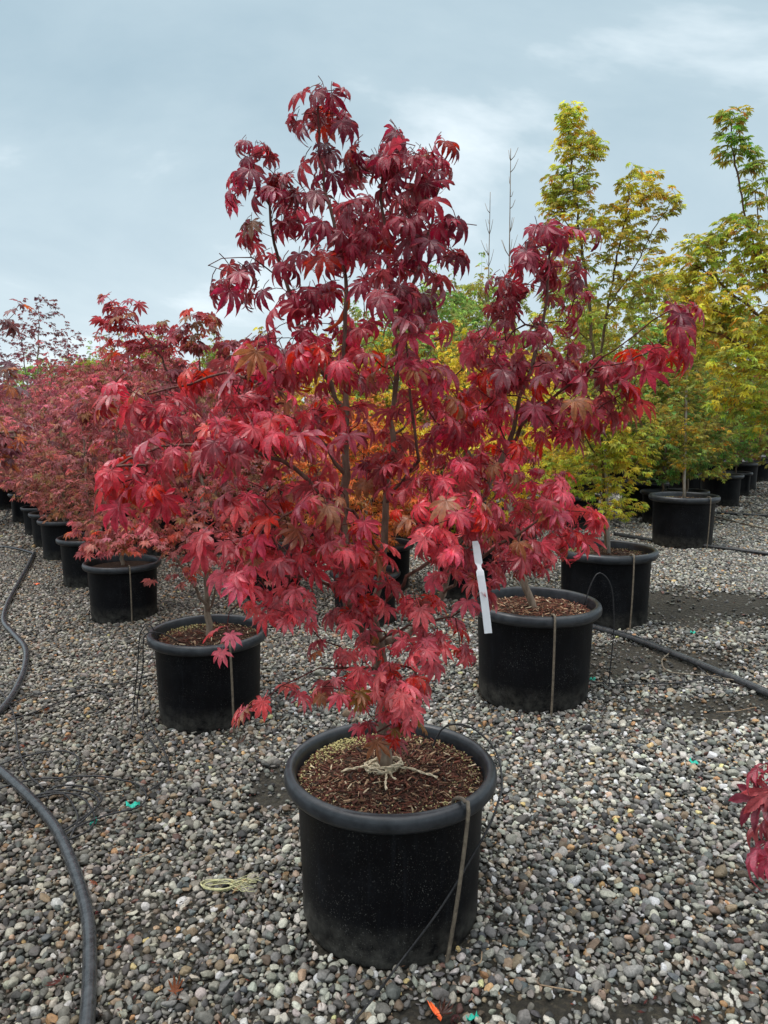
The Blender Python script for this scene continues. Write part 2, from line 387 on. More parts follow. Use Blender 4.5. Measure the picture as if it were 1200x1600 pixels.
def stone_mat():
    m, n, l = new_mat('gravel_stone')
    a = N(n, 'ShaderNodeAttribute', attribute_type='INSTANCER', attribute_name='tone')
    tc = N(n, 'ShaderNodeTexCoord'); ge = N(n, 'ShaderNodeNewGeometry')
    n1 = noise_node(n, l, ge.outputs['Position'], 160, 5, 0.75)
    v = ramp(n, l, n1.outputs['Fac'], [(0.3, (0.55, 0.55, 0.55)), (0.7, (1.35, 1.35, 1.35))]).outputs[0]
    c = mix(n, l, 1.0, a.outputs['Color'], v, 'MULTIPLY')
    n2 = noise_node(n, l, ge.outputs['Position'], 700, 2)
    sp = ramp(n, l, n2.outputs['Fac'], [(0.58, (1, 1, 1)), (0.72, (0.5, 0.5, 0.5))]).outputs[0]
    c = mix(n, l, 0.8, c, mix(n, l, 1.0, c, sp, 'MULTIPLY'))
    p = N(n, 'ShaderNodeBsdfPrincipled'); l.new(c, p.inputs['Base Color']); p.inputs['Roughness'].default_value = 0.62
    p.inputs['Specular IOR Level'].default_value = 0.4
    l.new(bump(n, l, n1.outputs['Fac'], 0.4, 0.003), p.inputs['Normal'])
    o = N(n, 'ShaderNodeOutputMaterial'); l.new(p.outputs[0], o.inputs[0]); return m
M_stone = stone_mat()
stones = bpy.data.collections.new('gravel_stones')
for i in range(14):
    me = stone_mesh(i + 3); me.materials.append(M_stone)
    o = bpy.data.objects.new('stone', me); stones.objects.link(o)
# bare muddy patches, as (centre, radii): few stones there
MUD = []
for px, py, rx, ry in [(1010, 950, 1.0, .45), (1080, 955, .9, .35), (985, 1030, .62, .33), (1150, 1108, .42, .16), (425, 1235, .10, .18), (700, 1590, .13, .04), (1000, 1585, .10, .035), (1190, 760, 1.2, .4), (860, 1575, .09, .03)]:
    g = on_ground(px, py); MUD.append((g[0], g[1], rx, ry))
def mud_amount(x, y):
    a = np.zeros_like(x)
    for cx, cy, rx, ry in MUD:
        q = ((x - cx) / rx) ** 2 + ((y - cy) / ry) ** 2
        q = q * (1 + 0.5 * np.sin(x * 9 + cy * 5) * np.sin(y * 11 + cx * 7))
        a = np.maximum(a, np.clip(1.35 - q * .85, 0, 1) ** 1.2)
    return a
def scatter(y0, y1, cell, rmin, rmax, drop, z0, seed, keep=1.0):
    g = np.random.default_rng(seed)
    yy = np.arange(y0, y1, cell * 0.87); out = []
    for i, y in enumerate(yy):
        hw = 0.58 * y + 1.1
        x = np.arange(-hw, hw, cell) + (i % 2) * cell * 0.5
        out.append(np.stack([x, np.full_like(x, y)], -1))
    P = np.concatenate(out); P += g.uniform(-0.42, 0.42, P.shape) * cell
    P = P[g.random(len(P)) < keep]
    r = rmin + (rmax - rmin) * g.beta(1.6, 3.2, len(P))
    md = mud_amount(P[:, 0], P[:, 1])
    ok = g.random(len(P)) > md * drop
    for px, py, pr in POT_KEEP: ok &= (P[:, 0] - px) ** 2 + (P[:, 1] - py) ** 2 > (pr + r * 0.2) ** 2
    P, r = P[ok], r[ok]
    z = gz(P[:, 0], P[:, 1]) + r * g.uniform(0.05, 0.45, len(r)) + z0 + 0.006 * np.sin(P[:, 0] * 7) * np.sin(P[:, 1] * 5 + 1)
    return np.column_stack([P, z]), r
def palette(n, g):
    t = g.random(n); c = np.zeros((n, 3))
    base = [((.135, .138, .130), .27), ((.225, .222, .202), .26), ((.36, .352, .315), .17), ((.060, .061, .060), .15), ((.20, .15, .105), .12), ((.42, .25, .12), .022), ((.46, .45, .40), .05), ((.15, .075, .06), .012), ((.10, .115, .12), .015)]
    e = 0
    tot = sum(b[1] for b in base)
    for col, w in base:
        k = (t >= e / tot) & (t < (e + w) / tot); c[k] = col; e += w
    c[t >= e / tot] = base[0][0]
    c *= np.exp(g.normal(-.06, .37, (n, 1))) * np.array([1.02, 1.0, .96]); c *= g.uniform(0.94, 1.06, (n, 3)); return np.minimum(c, .50)
def build_gravel():
    g = np.random.default_rng(5)
    sets = [scatter(0.95, 4.8, .0165, .0065, .0135, .80, 0.000, 1),
            scatter(0.95, 4.8, .0250, .009, .0225, .90, 0.007, 2, .9),
            scatter(0.95, 4.8, .105, .016, .033, .98, 0.009, 3, .45),
            scatter(4.8, 8.6, .025, .011, .022, .95, 0.002, 4),
            scatter(8.6, 15., .046, .019, .036, .9, 0.0, 6)]
    P = np.concatenate([s[0] for s in sets]); r = np.concatenate([s[1] for s in sets]); n = len(P)
    me = bpy.data.meshes.new('gravel'); me.vertices.add(n); me.vertices.foreach_set('co', P.astype(np.float32).ravel())
    rot = np.column_stack([g.normal(0, .38, n), g.normal(0, .38, n), g.uniform(0, 6.28, n)])
    scl = r[:, None] * g.uniform(0.85, 1.15, (n, 3))
    tone = np.ones((n, 4)); tone[:, :3] = palette(n, g)
    low = np.array([mnoise.noise(Vector((float(x) * .9, float(y) * .9, 3.0))) for x, y in P[::20, :2]]).repeat(20)[:n]
    tone[:, :3] *= (1.0 + 0.35 * low)[:, None]
    # stones turn darker and browner towards the left; wet is just that weight
    wet = 1 / (1 + np.exp((P[:, 0] + .55 + .25 * np.sin(P[:, 1] * 2.1)) * 5)); tone[:, :3] *= (1 - wet[:, None] * np.array([.27, .31, .35]))
    # damp, mud-stained stones round the dirt patches
    md = mud_amount(P[:, 0], P[:, 1]); tone[:, :3] *= (1 - 0.45 * md)[:, None]
    for nm, tp, key, arr in (('rot', 'FLOAT_VECTOR', 'vector', rot), ('scl', 'FLOAT_VECTOR', 'vector', scl), ('tone', 'FLOAT_COLOR', 'color', tone)):
        a = me.attributes.new(nm, tp, 'POINT'); a.data.foreach_set(key, arr.astype(np.float32).ravel())
    a = me.attributes.new('idx', 'INT', 'POINT'); a.data.foreach_set('value', g.integers(0, 14, n).astype(np.int32))
    ob = link('gravel', me, None, None, kind='stuff', label='grey and tan crushed gravel covering the nursery ground')
    ng = bpy.data.node_groups.new('gravel_scatter', 'GeometryNodeTree')
    ng.interface.new_socket('Geometry', in_out='INPUT', socket_type='NodeSocketGeometry')
    ng.interface.new_socket('Geometry', in_out='OUTPUT', socket_type='NodeSocketGeometry')
    nn, ll = ng.nodes, ng.links
    gi = nn.new('NodeGroupInput'); go = nn.new('NodeGroupOutput')
    ci = nn.new('GeometryNodeCollectionInfo'); ci.inputs['Collection'].default_value = stones
    ci.inputs['Separate Children'].default_value = True; ci.inputs['Reset Children'].default_value = True
    ip = nn.new('GeometryNodeInstanceOnPoints'); ip.inputs['Pick Instance'].default_value = True
    def attr(name, dt):
        q = nn.new('GeometryNodeInputNamedAttribute'); q.data_type = dt; q.inputs['Name'].default_value = name
        return [o for o in q.outputs if o.enabled and o.name == 'Attribute'][0]
    ll.new(gi.outputs[0], ip.inputs['Points']); ll.new(ci.outputs[0], ip.inputs['Instance'])
    ll.new(attr('idx', 'INT'), ip.inputs['Instance Index'])
    e2r = nn.new('FunctionNodeEulerToRotation'); ll.new(attr('rot', 'FLOAT_VECTOR'), e2r.inputs[0]); ll.new(e2r.outputs[0], ip.inputs['Rotation'])
    ll.new(attr('scl', 'FLOAT_VECTOR'), ip.inputs['Scale'])
    ll.new(ip.outputs[0], go.inputs[0])
    md = ob.modifiers.new('scatter', 'NODES'); md.node_group = ng
    print('gravel stones', n)

# ------------------------------------------------------------------ leaves
def leaf_template(detail, lobes, curl, fold, g, wid=1.0, web=0.36, petiole=0.55, twist=0.0):
    """palmate leaf, hub at the origin, main lobe along +Y, upper side +Z, unit length"""
    if lobes == 7: angs = [0, 34, -34, 69, -69, 112, -112]; lens = [1, .95, .95, .74, .74, .40, .40]
    else: angs = [0, 42, -42, 88, -88]; lens = [1, .9, .9, .58, .58]
    order = np.argsort(angs); angs = np.array(angs)[order]; lens = np.array(lens)[order] * g.uniform(0.93, 1.07, len(angs))
    angs = angs + g.uniform(-4, 4, len(angs))
    V, F, U = [], [], []
    for i, (a, L) in enumerate(zip(angs, lens)):
        for sgn in ((-1, 1) if detail < 0 else ()):
            j = i + sgn
            if 0 <= j < len(angs): mid = (a + angs[j]) / 2; sin_r = web * (L + lens[j]) / 2
            else: mid = a + sgn * 26; sin_r = web * L * 0.55
            ax = np.array([math.sin(R(a)), math.cos(R(a))]); pr = np.array([math.cos(R(a)), -math.sin(R(a))]) * sgn
            sx = np.array([math.sin(R(mid)), math.cos(R(mid))]) * sin_r
            b = len(V); V += [(0, 0), tuple(sx), tuple(ax * L * .58 + pr * .135 * wid * L ** .6), tuple(ax * L)]; U += [(0, 0), (.3, 1), (.6, 1), (1, .2)]
            F += [(b, b + 1, b + 2), (b, b + 2, b + 3)]
        for sgn in ((-1, 1) if detail >= 0 else ()):
            j = i + (1 if sgn > 0 else -1)
            if 0 <= j < len(angs): mid = (a + angs[j]) / 2; sin_r = web * (L + lens[j]) / 2
            else: mid = a + sgn * 26; sin_r = web * L * 0.55
            ax = np.array([math.sin(R(a)), math.cos(R(a))]); pr = np.array([math.cos(R(a)), -math.sin(R(a))]) * sgn
            sx = np.array([math.sin(R(mid)), math.cos(R(mid))]) * sin_r
            if detail == 2: ts = [(.45, .112), (.52, .142), (.56, .128), (.64, .140), (.68, .115), (.76, .098), (.80, .072), (.88, .042), (1.0, 0)]
            elif detail == 1: ts = [(.56, .14), (.78, .082), (1.0, 0)]
            else: ts = [(.60, .13), (1.0, 0)]
            b = len(V)
            c0 = max(0.12, float(np.dot(sx, ax)) / L)
            V += [(0, 0), tuple(ax * L * c0 * .96), tuple(sx)]; U += [(0, 0), (c0, 0), (c0, 1)]
            F.append((b, b + 1, b + 2))
            pc, pe = b + 1, b + 2
            for (t, w) in ts:
                if t <= c0 + .02 and t < 1: continue
                if t >= 1:
                    V.append(tuple(ax * L)); U.append((1, 0.4)); F.append((pc, len(V) - 1, pe))
                else:
                    V += [tuple(ax * L * t), tuple(ax * L * t * .985 + pr * w * L ** .6 * wid)]; U += [(t, 0), (t, 1)]
                    k = len(V) - 2
                    F += [(pc, k, k + 1), (pc, k + 1, pe)]; pc, pe = k, k + 1
    V = np.array(V, float); U = np.array(U, float)
    F = np.array([(f if (V[f[1]][0] - V[f[0]][0]) * (V[f[2]][1] - V[f[0]][1]) - (V[f[1]][1] - V[f[0]][1]) * (V[f[2]][0] - V[f[0]][0]) > 0 else (f[0], f[2], f[1])) for f in F])
    r = np.linalg.norm(V, axis=1); ang = np.arctan2(V[:, 0], V[:, 1])
    cc = curl * (1 + 0.25 * np.sin(ang * 2 + g.uniform(0, 6)) + twist * np.sin(ang))
    th = cc * r
    rho = np.sin(th) / cc; z = -(1 - np.cos(th)) / cc
    s = np.where(r > 1e-6, rho / np.maximum(r, 1e-6), 1)
    P = np.column_stack([V[:, 0] * s, V[:, 1] * s, z])
    P[:, 2] += fold * U[:, 1] * 0.13 * np.clip(r * 2, 0, 1) * (1 if fold > 0 else 1)
    P[:, 2] += 0.035 * np.sin(ang * 5 + g.uniform(0, 6)) * r
    if petiole > 0:                                      # the stalk, three-sided
        b = len(P); q = []
        for k, (yy, zz) in enumerate([(0.02, -0.005), (-petiole * .5, .05), (-petiole, .02)]):
            for j in range(3):
                a = j * 2.094; q.append((0.016 * math.cos(a), yy, zz + 0.016 * math.sin(a)))
        P = np.vstack([P, q]); U = np.vstack([U, np.tile([[-1, .5]], (9, 1))])
        f = []
        for k in range(2):
            for j in range(3):
                j2 = (j + 1) % 3; A, B, C, D = b + k * 3 + j, b + k * 3 + j2, b + k * 3 + 3 + j2, b + k * 3 + 3 + j
                f += [(A, B, C), (A, C, D)]
        F = np.vstack([F, f])
    return P, F, U
def make_set(detail, lobes, n, curls, wid=1.0, web=.36, petiole=.55, seed=0, tw=.25):
    g = np.random.default_rng(seed); out = []
    for i in range(n):
        out.append(leaf_template(detail, lobes, curls[i % len(curls)] * g.uniform(.85, 1.15), g.uniform(.3, 1.1), g, wid * g.uniform(.88, 1.1), web, petiole, g.uniform(-tw, tw)))
    return out
SET_BIG = make_set(2, 7, 16, [2.2, 1.6, 1.1, .75], .93, .34, .5, 1)
SET_MID = make_set(1, 7, 8, [1.3, .8, .5, 1.0], .95, .34, .5, 2)
SET_YEL = make_set(1, 7, 8, [.9, .5, 1.1, .7], .85, .28, .5, 3)
SET_FAR = make_set(-1, 5, 6, [1.0, .6, .9], 1.25, .34, 0, 4)
SET_MIDL = make_set(-1, 7, 8, [1.0, .8, .5, .9], 1.1, .34, 0, 2)
SET_YELL = make_set(-1, 7, 8, [.8, .5, .9, .7], 1.0, .28, 0, 3)
for st in (SET_BIG, SET_MID, SET_YEL, SET_FAR): pass
_tmpl_mesh = {}
def tmpl_mesh(key, st, i, mat):
    k = (key, i, mat.name)
    if k not in _tmpl_mesh:
        P, F, U = st[i]; me = mesh_np('leaf', P, F, U); me.materials.append(mat); _tmpl_mesh[k] = me
    return _tmpl_mesh[k]

def frames(axis, normal):
    """rotation matrices with columns x, y=axis, z=normal (made orthogonal)"""
    y = unit(axis); z = normal - y * np.sum(y * normal, -1, keepdims=True); z = unit(z); x = np.cross(y, z)
    return np.stack([x, y, z], -1)

# ------------------------------------------------------------------ growing a tree
class Tree:
    def __init__(s): s.pos = []; s.par = []; s.limb = []; s.chains = []
    def add_line(s, P, parent, limb):
        ids = []
        if parent is not None: ids.append(parent)
        for p in P:
            s.pos.append(np.asarray(p, float)); s.par.append(parent if parent is not None else -1); s.limb.append(limb)
            parent = len(s.pos) - 1; ids.append(parent)
        s.chains.append((ids, limb)); return ids
    def nearest(s, p, up_pen=0.7):
        A = np.array(s.pos); d = A - p; dist = np.linalg.norm(d, axis=1)
        pen = 1 + up_pen * np.clip(d[:, 2] / (dist + 1e-6), -0.3, 1)
        return int(np.argmin(dist * pen)), A
    def radii(s, r_tip, r_base, ex=0.45):
        n = len(s.pos); c = np.zeros(n)
        haschild = np.zeros(n, bool)
        for p in s.par:
            if p >= 0: haschild[p] = True
        c[~haschild] = 1
        for i in range(n - 1, -1, -1):
            if s.par[i] >= 0: c[s.par[i]] += c[i]
        r = r_tip * c ** ex
        if r[0] > 0: 
            k = math.log(r_base / r_tip) / math.log(max(c[0], 2)); r = r_tip * c ** k
        return r
def grow(skel, attractors, g, base_r, tip_r=.0011, step=.035, sag=.06):
    """skel: list of (limb id, polyline points, start) ; attractors (n,3) -> Tree, twig list of node ids"""
    T = Tree()
    for limb, P in skel:
        L = smooth_line(P, .04)
        L[1:-1] += g.normal(0, .004, L[1:-1].shape)
        if limb == 0: T.add_line(L, None, 0)
        else:
            i, _ = T.nearest(L[0], 0.0); T.add_line(L[1:], i, limb)
    twigs = []
    A = np.array(T.pos)
    d0 = np.array([np.min(np.linalg.norm(A - a, axis=1)) for a in attractors])
    for k in np.argsort(d0):
        a = attractors[k]; i, A = T.nearest(a)
        p0 = A[i]; v = a - p0; L = np.linalg.norm(v)
        if L < .03: continue
        pd = A[i] - A[T.par[i]] if T.par[i] >= 0 else np.array([0, 0, .1]); pd = unit(pd)
        c = p0 + pd * L * .22 + np.array([0, 0, .12 * L]) + g.normal(0, .05 * L, 3)
        n = max(2, int(L / step) + 1); t = np.linspace(0, 1, n + 1)[1:, None]
        P = (1 - t) ** 2 * p0 + 2 * t * (1 - t) * c + t * t * (a + np.array([0, 0, -sag * L * .3]))
        P += g.normal(0, .0025, P.shape)
        ids = T.add_line(P, i, T.limb[i]); twigs.append(ids)
    for ids, limb in list(T.chains[:len(skel)]):
        if len(ids) > 8: twigs.append(ids[-6:])
    T.r = T.radii(tip_r, base_r)
    return T, twigs

def leaves_for(T, twigs, g, size, per=5, spacing=.05, center=None, pitch=(35, 18), pet=.5, start=.35, keep=1.0):
    """opposite pairs along each twig, one at its tip -> arrays hub, axis, normal, size"""
    H, AX, NO, SZ = [], [], [], []
    A = np.array(T.pos); 
    for ids in twigs:
        P = A[ids]; seg = np.linalg.norm(np.diff(P, axis=0), axis=1); cum = np.concatenate([[0], np.cumsum(seg)]); L = cum[-1]
        tdir = unit(P[-1] - P[max(0, len(P) - 3)])
        ts = [L]; s_ = L - spacing * .6
        while s_ > L * start and len(ts) < per: ts.append(s_); s_ -= spacing * g.uniform(.8, 1.3)
        for q, tt in enumerate(ts):
            p = np.array([np.interp(tt, cum, P[:, i]) for i in range(3)])
            side0 = g.uniform(0, 6.28)
            for m in ((0, 1) if q else (0, 1, 2)):
                if g.random() > keep: continue
                # direction in which the stalk leaves the twig
                perp = unit(np.cross(tdir, unit(g.normal(0, 1, 3)))) if q else None
                out = p - center; out[2] = 0
                o = unit(out) if np.linalg.norm(out) > .05 else unit(np.array([g.normal(), g.normal(), 0]))
                ph = side0 + (math.pi if m == 1 else 0)
                u = unit(np.cross(tdir, (0.1, 0, 1.0))); w = np.cross(tdir, u)
                sd_ = u * math.cos(ph) + w * math.sin(ph)
                d = tdir * (.9 if m == 2 or not q else .35) + sd_ * (.9 if m < 2 else .1) + o * .35 + np.array([0, 0, .15])
                d = unit(d)
                h = np.array([d[0], d[1], 0]); h = unit(h + 1e-4)
                sz = size(p) * g.uniform(.60, 1.22) * (0.82 if q == 0 and m == 2 else 1)
                pi = R(g.normal(*pitch)); pi = min(max(pi, R(-5)), R(95))
                ax = h * math.cos(pi) - np.array([0, 0, math.sin(pi)])
                no = h * math.sin(pi) + np.array([0, 0, math.cos(pi)]) + g.normal(0, .28, 3)
                H.append(p + d * sz * pet * .7 + ax * sz * pet * .3); AX.append(ax); NO.append(no); SZ.append(sz)
    return np.array(H), np.array(AX), np.array(NO), np.array(SZ)

def foliage_mesh(name, st, H, Rm, SZ, tint, tid):
    Vs, Fs, Us, Ts = [], [], [], []; off = 0
    for k in range(len(st)):
        m = np.where(tid == k)[0]
        if not len(m): continue
        P, F, U = st[k]; n = len(P)
        V = np.einsum('nij,vj->nvi', Rm[m] * SZ[m][:, None, None], P) + H[m][:, None, :]
        Vs.append(V.reshape(-1, 3)); Us.append(np.tile(U, (len(m), 1)))
        Ts.append(np.repeat(tint[m], n, axis=0) * np.where(U[:, :1] < -.5, .45, 1.0).repeat(3, 1)[None].repeat(len(m), 0).reshape(-1, 3))
        Fs.append((F[None] + (np.arange(len(m)) * n)[:, None, None]).reshape(-1, 3) + off); off += n * len(m)
    return mesh_np(name, np.concatenate(Vs), np.concatenate(Fs), np.concatenate(Us), np.concatenate(Ts))

def place_leaves(root, st, key, H, AX, NO, SZ, tint, mo, mf, g, singles=300, droop_of=None, lite=None):
    """singles nearest, least hidden leaves become objects, the others one foliage mesh. All in world coordinates; root has no rotation"""
    Rm = frames(AX, NO)
    tid = droop_of(H, g) if droop_of is not None else g.integers(0, len(st), len(H))
    base = np.array(root.location)
    one = np.zeros(len(H), bool)
    if singles:
        D = H - np.array([0, 0, CAM_H]); zc = D[:, 1] * ct - D[:, 2] * st_; 
        yc = D[:, 1] * st_ + D[:, 2] * ct
        x, y = 600 + FPX * D[:, 0] / zc, 800 - FPX * yc / zc; rad = SZ / zc * FPX
        inside = (x > -10) & (x < 1210) & (y > -10) & (y < 1610) & (zc > .2)
        hid = np.zeros(len(H))
        for i in np.where(inside)[0]:
            k = (np.abs(x - x[i]) < rad[i] * .6) & (np.abs(y - y[i]) < rad[i] * .6) & (zc < zc[i] - .02); hid[i] = k.sum()
        score = rad / (1 + .7 * hid); score[~inside] = -1
        o = np.argsort(-score)[:singles]; o = o[score[o] > 0]; one[o] = True
        for i in np.where(one)[0]:
            me = tmpl_mesh(key, st, int(tid[i]), mo)
            ob = bpy.data.objects.new('leaf', me); COL.objects.link(ob); ob.parent = root
            M4 = np.eye(4); M4[:3, :3] = Rm[i] * SZ[i]; M4[:3, 3] = H[i] - base
            ob.matrix_local = Matrix(M4.tolist()); ob.color = (*[float(c) for c in tint[i]], 1)
    r = ~one
    if r.any():
        me = foliage_mesh('foliage', lite or st, H[r] - base, Rm[r], SZ[r], tint[r], tid[r]); 
        link('foliage', me, root, mf, kind='stuff')

def wood(root, T, g, sides_main=9, young=(.55, .12, .12), old=(1, 1, 1), trunk_sides=12, all_one=False):
    base = np.array(root.location); A = np.array(T.pos)
    by = {}
    for ids, limb in T.chains: by.setdefault(0 if all_one else limb, []).append(ids)
    trunk = None
    for limb in sorted(by):
        V, F, C = [], [], []; off = 0
        for ids in by[limb]:
            P = A[ids]; r = T.r[ids].copy()
            if len(ids) > 1 and T.par[ids[1]] == ids[0]: r[0] = min(r[0], r[1] * 1.15)
            mx = r.max(); sd = trunk_sides if mx > .012 else (7 if mx > .005 else (5 if mx > .0022 else 3))
            if sd == 3 and len(P) > 4: k = np.unique(np.concatenate([np.arange(0, len(P), 2), [len(P) - 1]])); P, r = P[k], r[k]
            rr = r.copy()
            if mx > .01: rr = rr * (1 + .07 * np.sin(np.arange(len(rr)) * 1.3) * g.random())
            v, f = tube(P, rr, sd, False); 
            f = np.array(f); V.append(v); F.append(f + off); off += len(v)
            w = np.clip((rr - .0018) / .006, 0, 1)[:, None]; c = np.array(young) * (1 - w) + np.array(old) * w
            C.append(np.repeat(c, sd, axis=0))
        me = mesh_np('branch', np.concatenate(V) - base, np.concatenate(F), None, np.concatenate(C))
        if trunk is None: trunk = link('trunk', me, root, M_bark)
        else: link('branch', me, trunk, M_bark)
    return trunk

# ------------------------------------------------------------------ pots
def pot_profile(s):
    body = [(.243, .0), (.249, .012), (.2505, .05), (.258, .25), (.262, .375), (.266, .40), (.276, .404), (.281, .412)]
    return [(r * s, z * s) for r, z in body]
_pot_cache = {}
def build_pot(root, s, chips=0, seg=72, soil_light=1.0, seed=0, moss=0, deep=.052):
    key = (seg,)
    prof = [(0.0, .004), (.236, .004), (.243, .0), (.2465, .006), (.2480, .022), (.2515, .028), (.253, .12), (.258, .26), (.2615, .385), (.266, .398), (.276, .402)]
    # body: outer wall then the inner wall down below the soil
    inner = [(.268, .43), (.2595, .395), (.2555, .33), (.2545, .30)]
    V, F = lathe([(max(r, .001) * s, z * s) for r, z in prof], seg)
    pot = link('pot', py_mesh('pot', V, F), root, M_pot)
    rim = [(.2675, .396), (.2760, .3975), (.2860, .3995), (.2925, .405), (.2985, .4125), (.3000, .4225), (.2990, .4330), (.2955, .4425), (.2890, .4490), (.2810, .4510), (.2735, .4480), (.2690, .4420), (.2660, .4300), (.2620, .3950), (.2580, .3500), (.2565, .3200)]
    V, F = lathe([(r * s, z * s) for r, z in rim], seg)
    link('rim', py_mesh('rim', V, F), pot, M_rim)
    g = np.random.default_rng(seed + 77)
    zt = (.45 - deep) * s
    rings = 10 if chips else 3; V = [(0, 0, zt + .018 * s)]; F = []
    sg = 40 if chips else 20
    for i in range(1, rings + 1):
        r = .262 * s * i / rings
        for j in range(sg):
            a = j * 6.28318 / sg
            z = zt + .018 * s * (1 - i / rings) + (g.normal(0, .004) if chips else 0); V.append((r * math.cos(a), r * math.sin(a), z))
    F = [(0, 1 + j, 1 + (j + 1) % sg) for j in range(sg)]
    for i in range(rings - 1):
        for j in range(sg):
            k = (j + 1) % sg; b = 1 + i * sg
            F.append((b + j, b + sg + j, b + sg + k, b + k))
    link('potting_soil', py_mesh('potting_soil', V, F), pot, M_soil)
    if chips:
        n = chips; a = g.uniform(0, 6.283, n); rr = .256 * s * np.sqrt(g.random(n))
        L = g.gamma(3.0, .0045, n) * (1.0 if seed == 0 else 1.25); L = np.clip(L, .004, .055); W = np.clip(L * g.uniform(.09, .35, n), .0012, .008); Hh = W * g.uniform(.2, .6, n)
        yaw = g.uniform(0, 6.283, n); tl = g.normal(0, .28, n)
        ex = np.stack([np.cos(yaw) * np.cos(tl), np.sin(yaw) * np.cos(tl), np.sin(tl)], -1)
        up = unit(np.array([0, 0, 1.0]) + g.normal(0, .35, (n, 3))); ey = unit(np.cross(up, ex)); ez = np.cross(ex, ey)
        C = np.stack([rr * np.cos(a), rr * np.sin(a), zt + .018 * s * (1 - rr / (.262 * s)) + g.uniform(.0, .010, n)], -1)
        cube = np.array([(-1, -.8, -1), (1, -.5, -1), (.9, .6, -1), (-.9, 1, -1), (-.9, -.7, 1), (1, -.4, 1), (.8, .5, 1), (-1, .9, 1)]) * .5
        V = C[:, None] + cube[None, :, :1] * (L[:, None, None] * ex[:, None]) + cube[None, :, 1:2] * (W[:, None, None] * ey[:, None]) + cube[None, :, 2:] * (Hh[:, None, None] * ez[:, None])
        fc = np.array([(0, 3, 2, 1), (4, 5, 6, 7), (0, 1, 5, 4), (1, 2, 6, 5), (2, 3, 7, 6), (3, 0, 4, 7)])
        F = (fc[None] + (np.arange(n) * 8)[:, None, None]).reshape(-1, 4)
        pal = np.array([(.125, .042, .026), (.085, .032, .022), (.17, .09, .05), (.035, .022, .016), (.34, .23, .14), (.52, .42, .28)]) * soil_light
        t = pal[g.choice(6, n, p=[.30, .25, .18, .14, .08, .05])] * g.uniform(.7, 1.3, (n, 1))
        link('bark_mulch', mesh_np('bark_mulch', V.reshape(-1, 3), F, None, np.repeat(t, 8, axis=0), smooth=False), pot, M_chip, kind='stuff')
    if moss:
        oc = np.array([(1, 0, 0), (-1, 0, 0), (0, 1, 0), (0, -1, 0), (0, 0, 1), (0, 0, -1)], float)
        of = np.array([(0, 2, 4), (2, 1, 4), (1, 3, 4), (3, 0, 4), (2, 0, 5), (1, 2, 5), (3, 1, 5), (0, 3, 5)])
        C = []
        while len(C) < moss:
            a = g.normal(2.2, .38) if g.random() < .55 else g.uniform(-3.14, 3.14)
            r = .255 * s * (1 - abs(g.normal(0, .16)))
            if r > .255 * s or r < .12 * s: continue
            C.append((r * math.cos(a), r * math.sin(a), zt + .005 + g.uniform(0, .010)))
        C = np.array(C); sz = g.uniform(.0012, .0036, len(C))
        V = C[:, None] + oc[None] * sz[:, None, None] * g.uniform(.6, 1.3, (len(C), 6, 1))
        F = (of[None] + (np.arange(len(C)) * 6)[:, None, None]).reshape(-1, 3)
        link('moss', mesh_np('moss', V.reshape(-1, 3), F), pot, M_moss, kind='stuff')
    return pot
def anchor_rod(p, ang, label, lean=(0, 0), r=.0052, out=.035):
    """thin metal rod hooked over the rim of a pot and pushed into the ground"""
    x, y, s = p; z0 = float(gz(x, y)); d = np.array([math.sin(ang), -math.cos(ang), 0]); c = np.array([x, y, z0])
    foot = c + d * (.262 * s + out) + np.array([lean[0], lean[1], -.03])
    top = c + d * (.303 * s + r * 1.3) + np.array([0, 0, .435 * s])
    pts = [foot, (foot * .5 + top * .5) + d * .006, top, c + d * (.298 * s) + np.array([0, 0, .452 * s + r * .9]), c + d * (.283 * s) + np.array([0, 0, .4545 * s + r]), c + d * (.262 * s - r) + np.array([0, 0, .445 * s]), c + d * (.255 * s - r) + np.array([0, 0, .40 * s])]
    P = smooth_line(pts, .02); b = P[0].copy()
    V, F = tube(P, r, 8)
    o = link('anchor_rod', py_mesh('anchor_rod', V - b, F), None, M_rod, label=label, category='rod', group='rods hooked over the pot rims'); o.location = b
    return o

# ------------------------------------------------------------------ palettes for foliage
def tint_mix(g, H, stops, extra=None, var=.22):
    """stops: list of (height z, colour)"""
    z = H[:, 2]; zs = [s[0] for s in stops]; c = np.stack([np.interp(z, zs, [s[1][i] for s in stops]) for i in range(3)], -1)
    if extra:
        for col, prob in extra:
            k = g.random(len(H)) < prob; c[k] = np.array(col) * .7 + c[k] * .3
    w_ = np.array([mnoise.noise(Vector((float(p[0]) * 3.1, float(p[1]) * 3.1, float(p[2]) * 3.4))) for p in H])
    c *= np.exp(.45 * w_)[:, None] * (1 + np.outer(w_, [.18, -.12, -.05]))
    c *= np.exp(g.normal(0, var, (len(H), 1))); c *= np.exp(g.normal(0, .08, (len(H), 3))); return np.clip(c, .003, .8)
def ell(g, px, py, rx, ry, n, Y, dY):
    """n random points in an ellipsoid seen at px,py with radii rx,ry pixels, depth Y +- dY"""
    out = []
    while len(out) < n:
        q = g.uniform(-1, 1, 3)
        if q @ q > 1: continue
        out.append(at(px + q[0] * rx, py + q[1] * ry, Y + q[2] * dY))
    return out

TREES = {}
def base_of(k): 
    x, y, s = POTS[k]; return np.array([x, y, float(gz(x, y))]), s

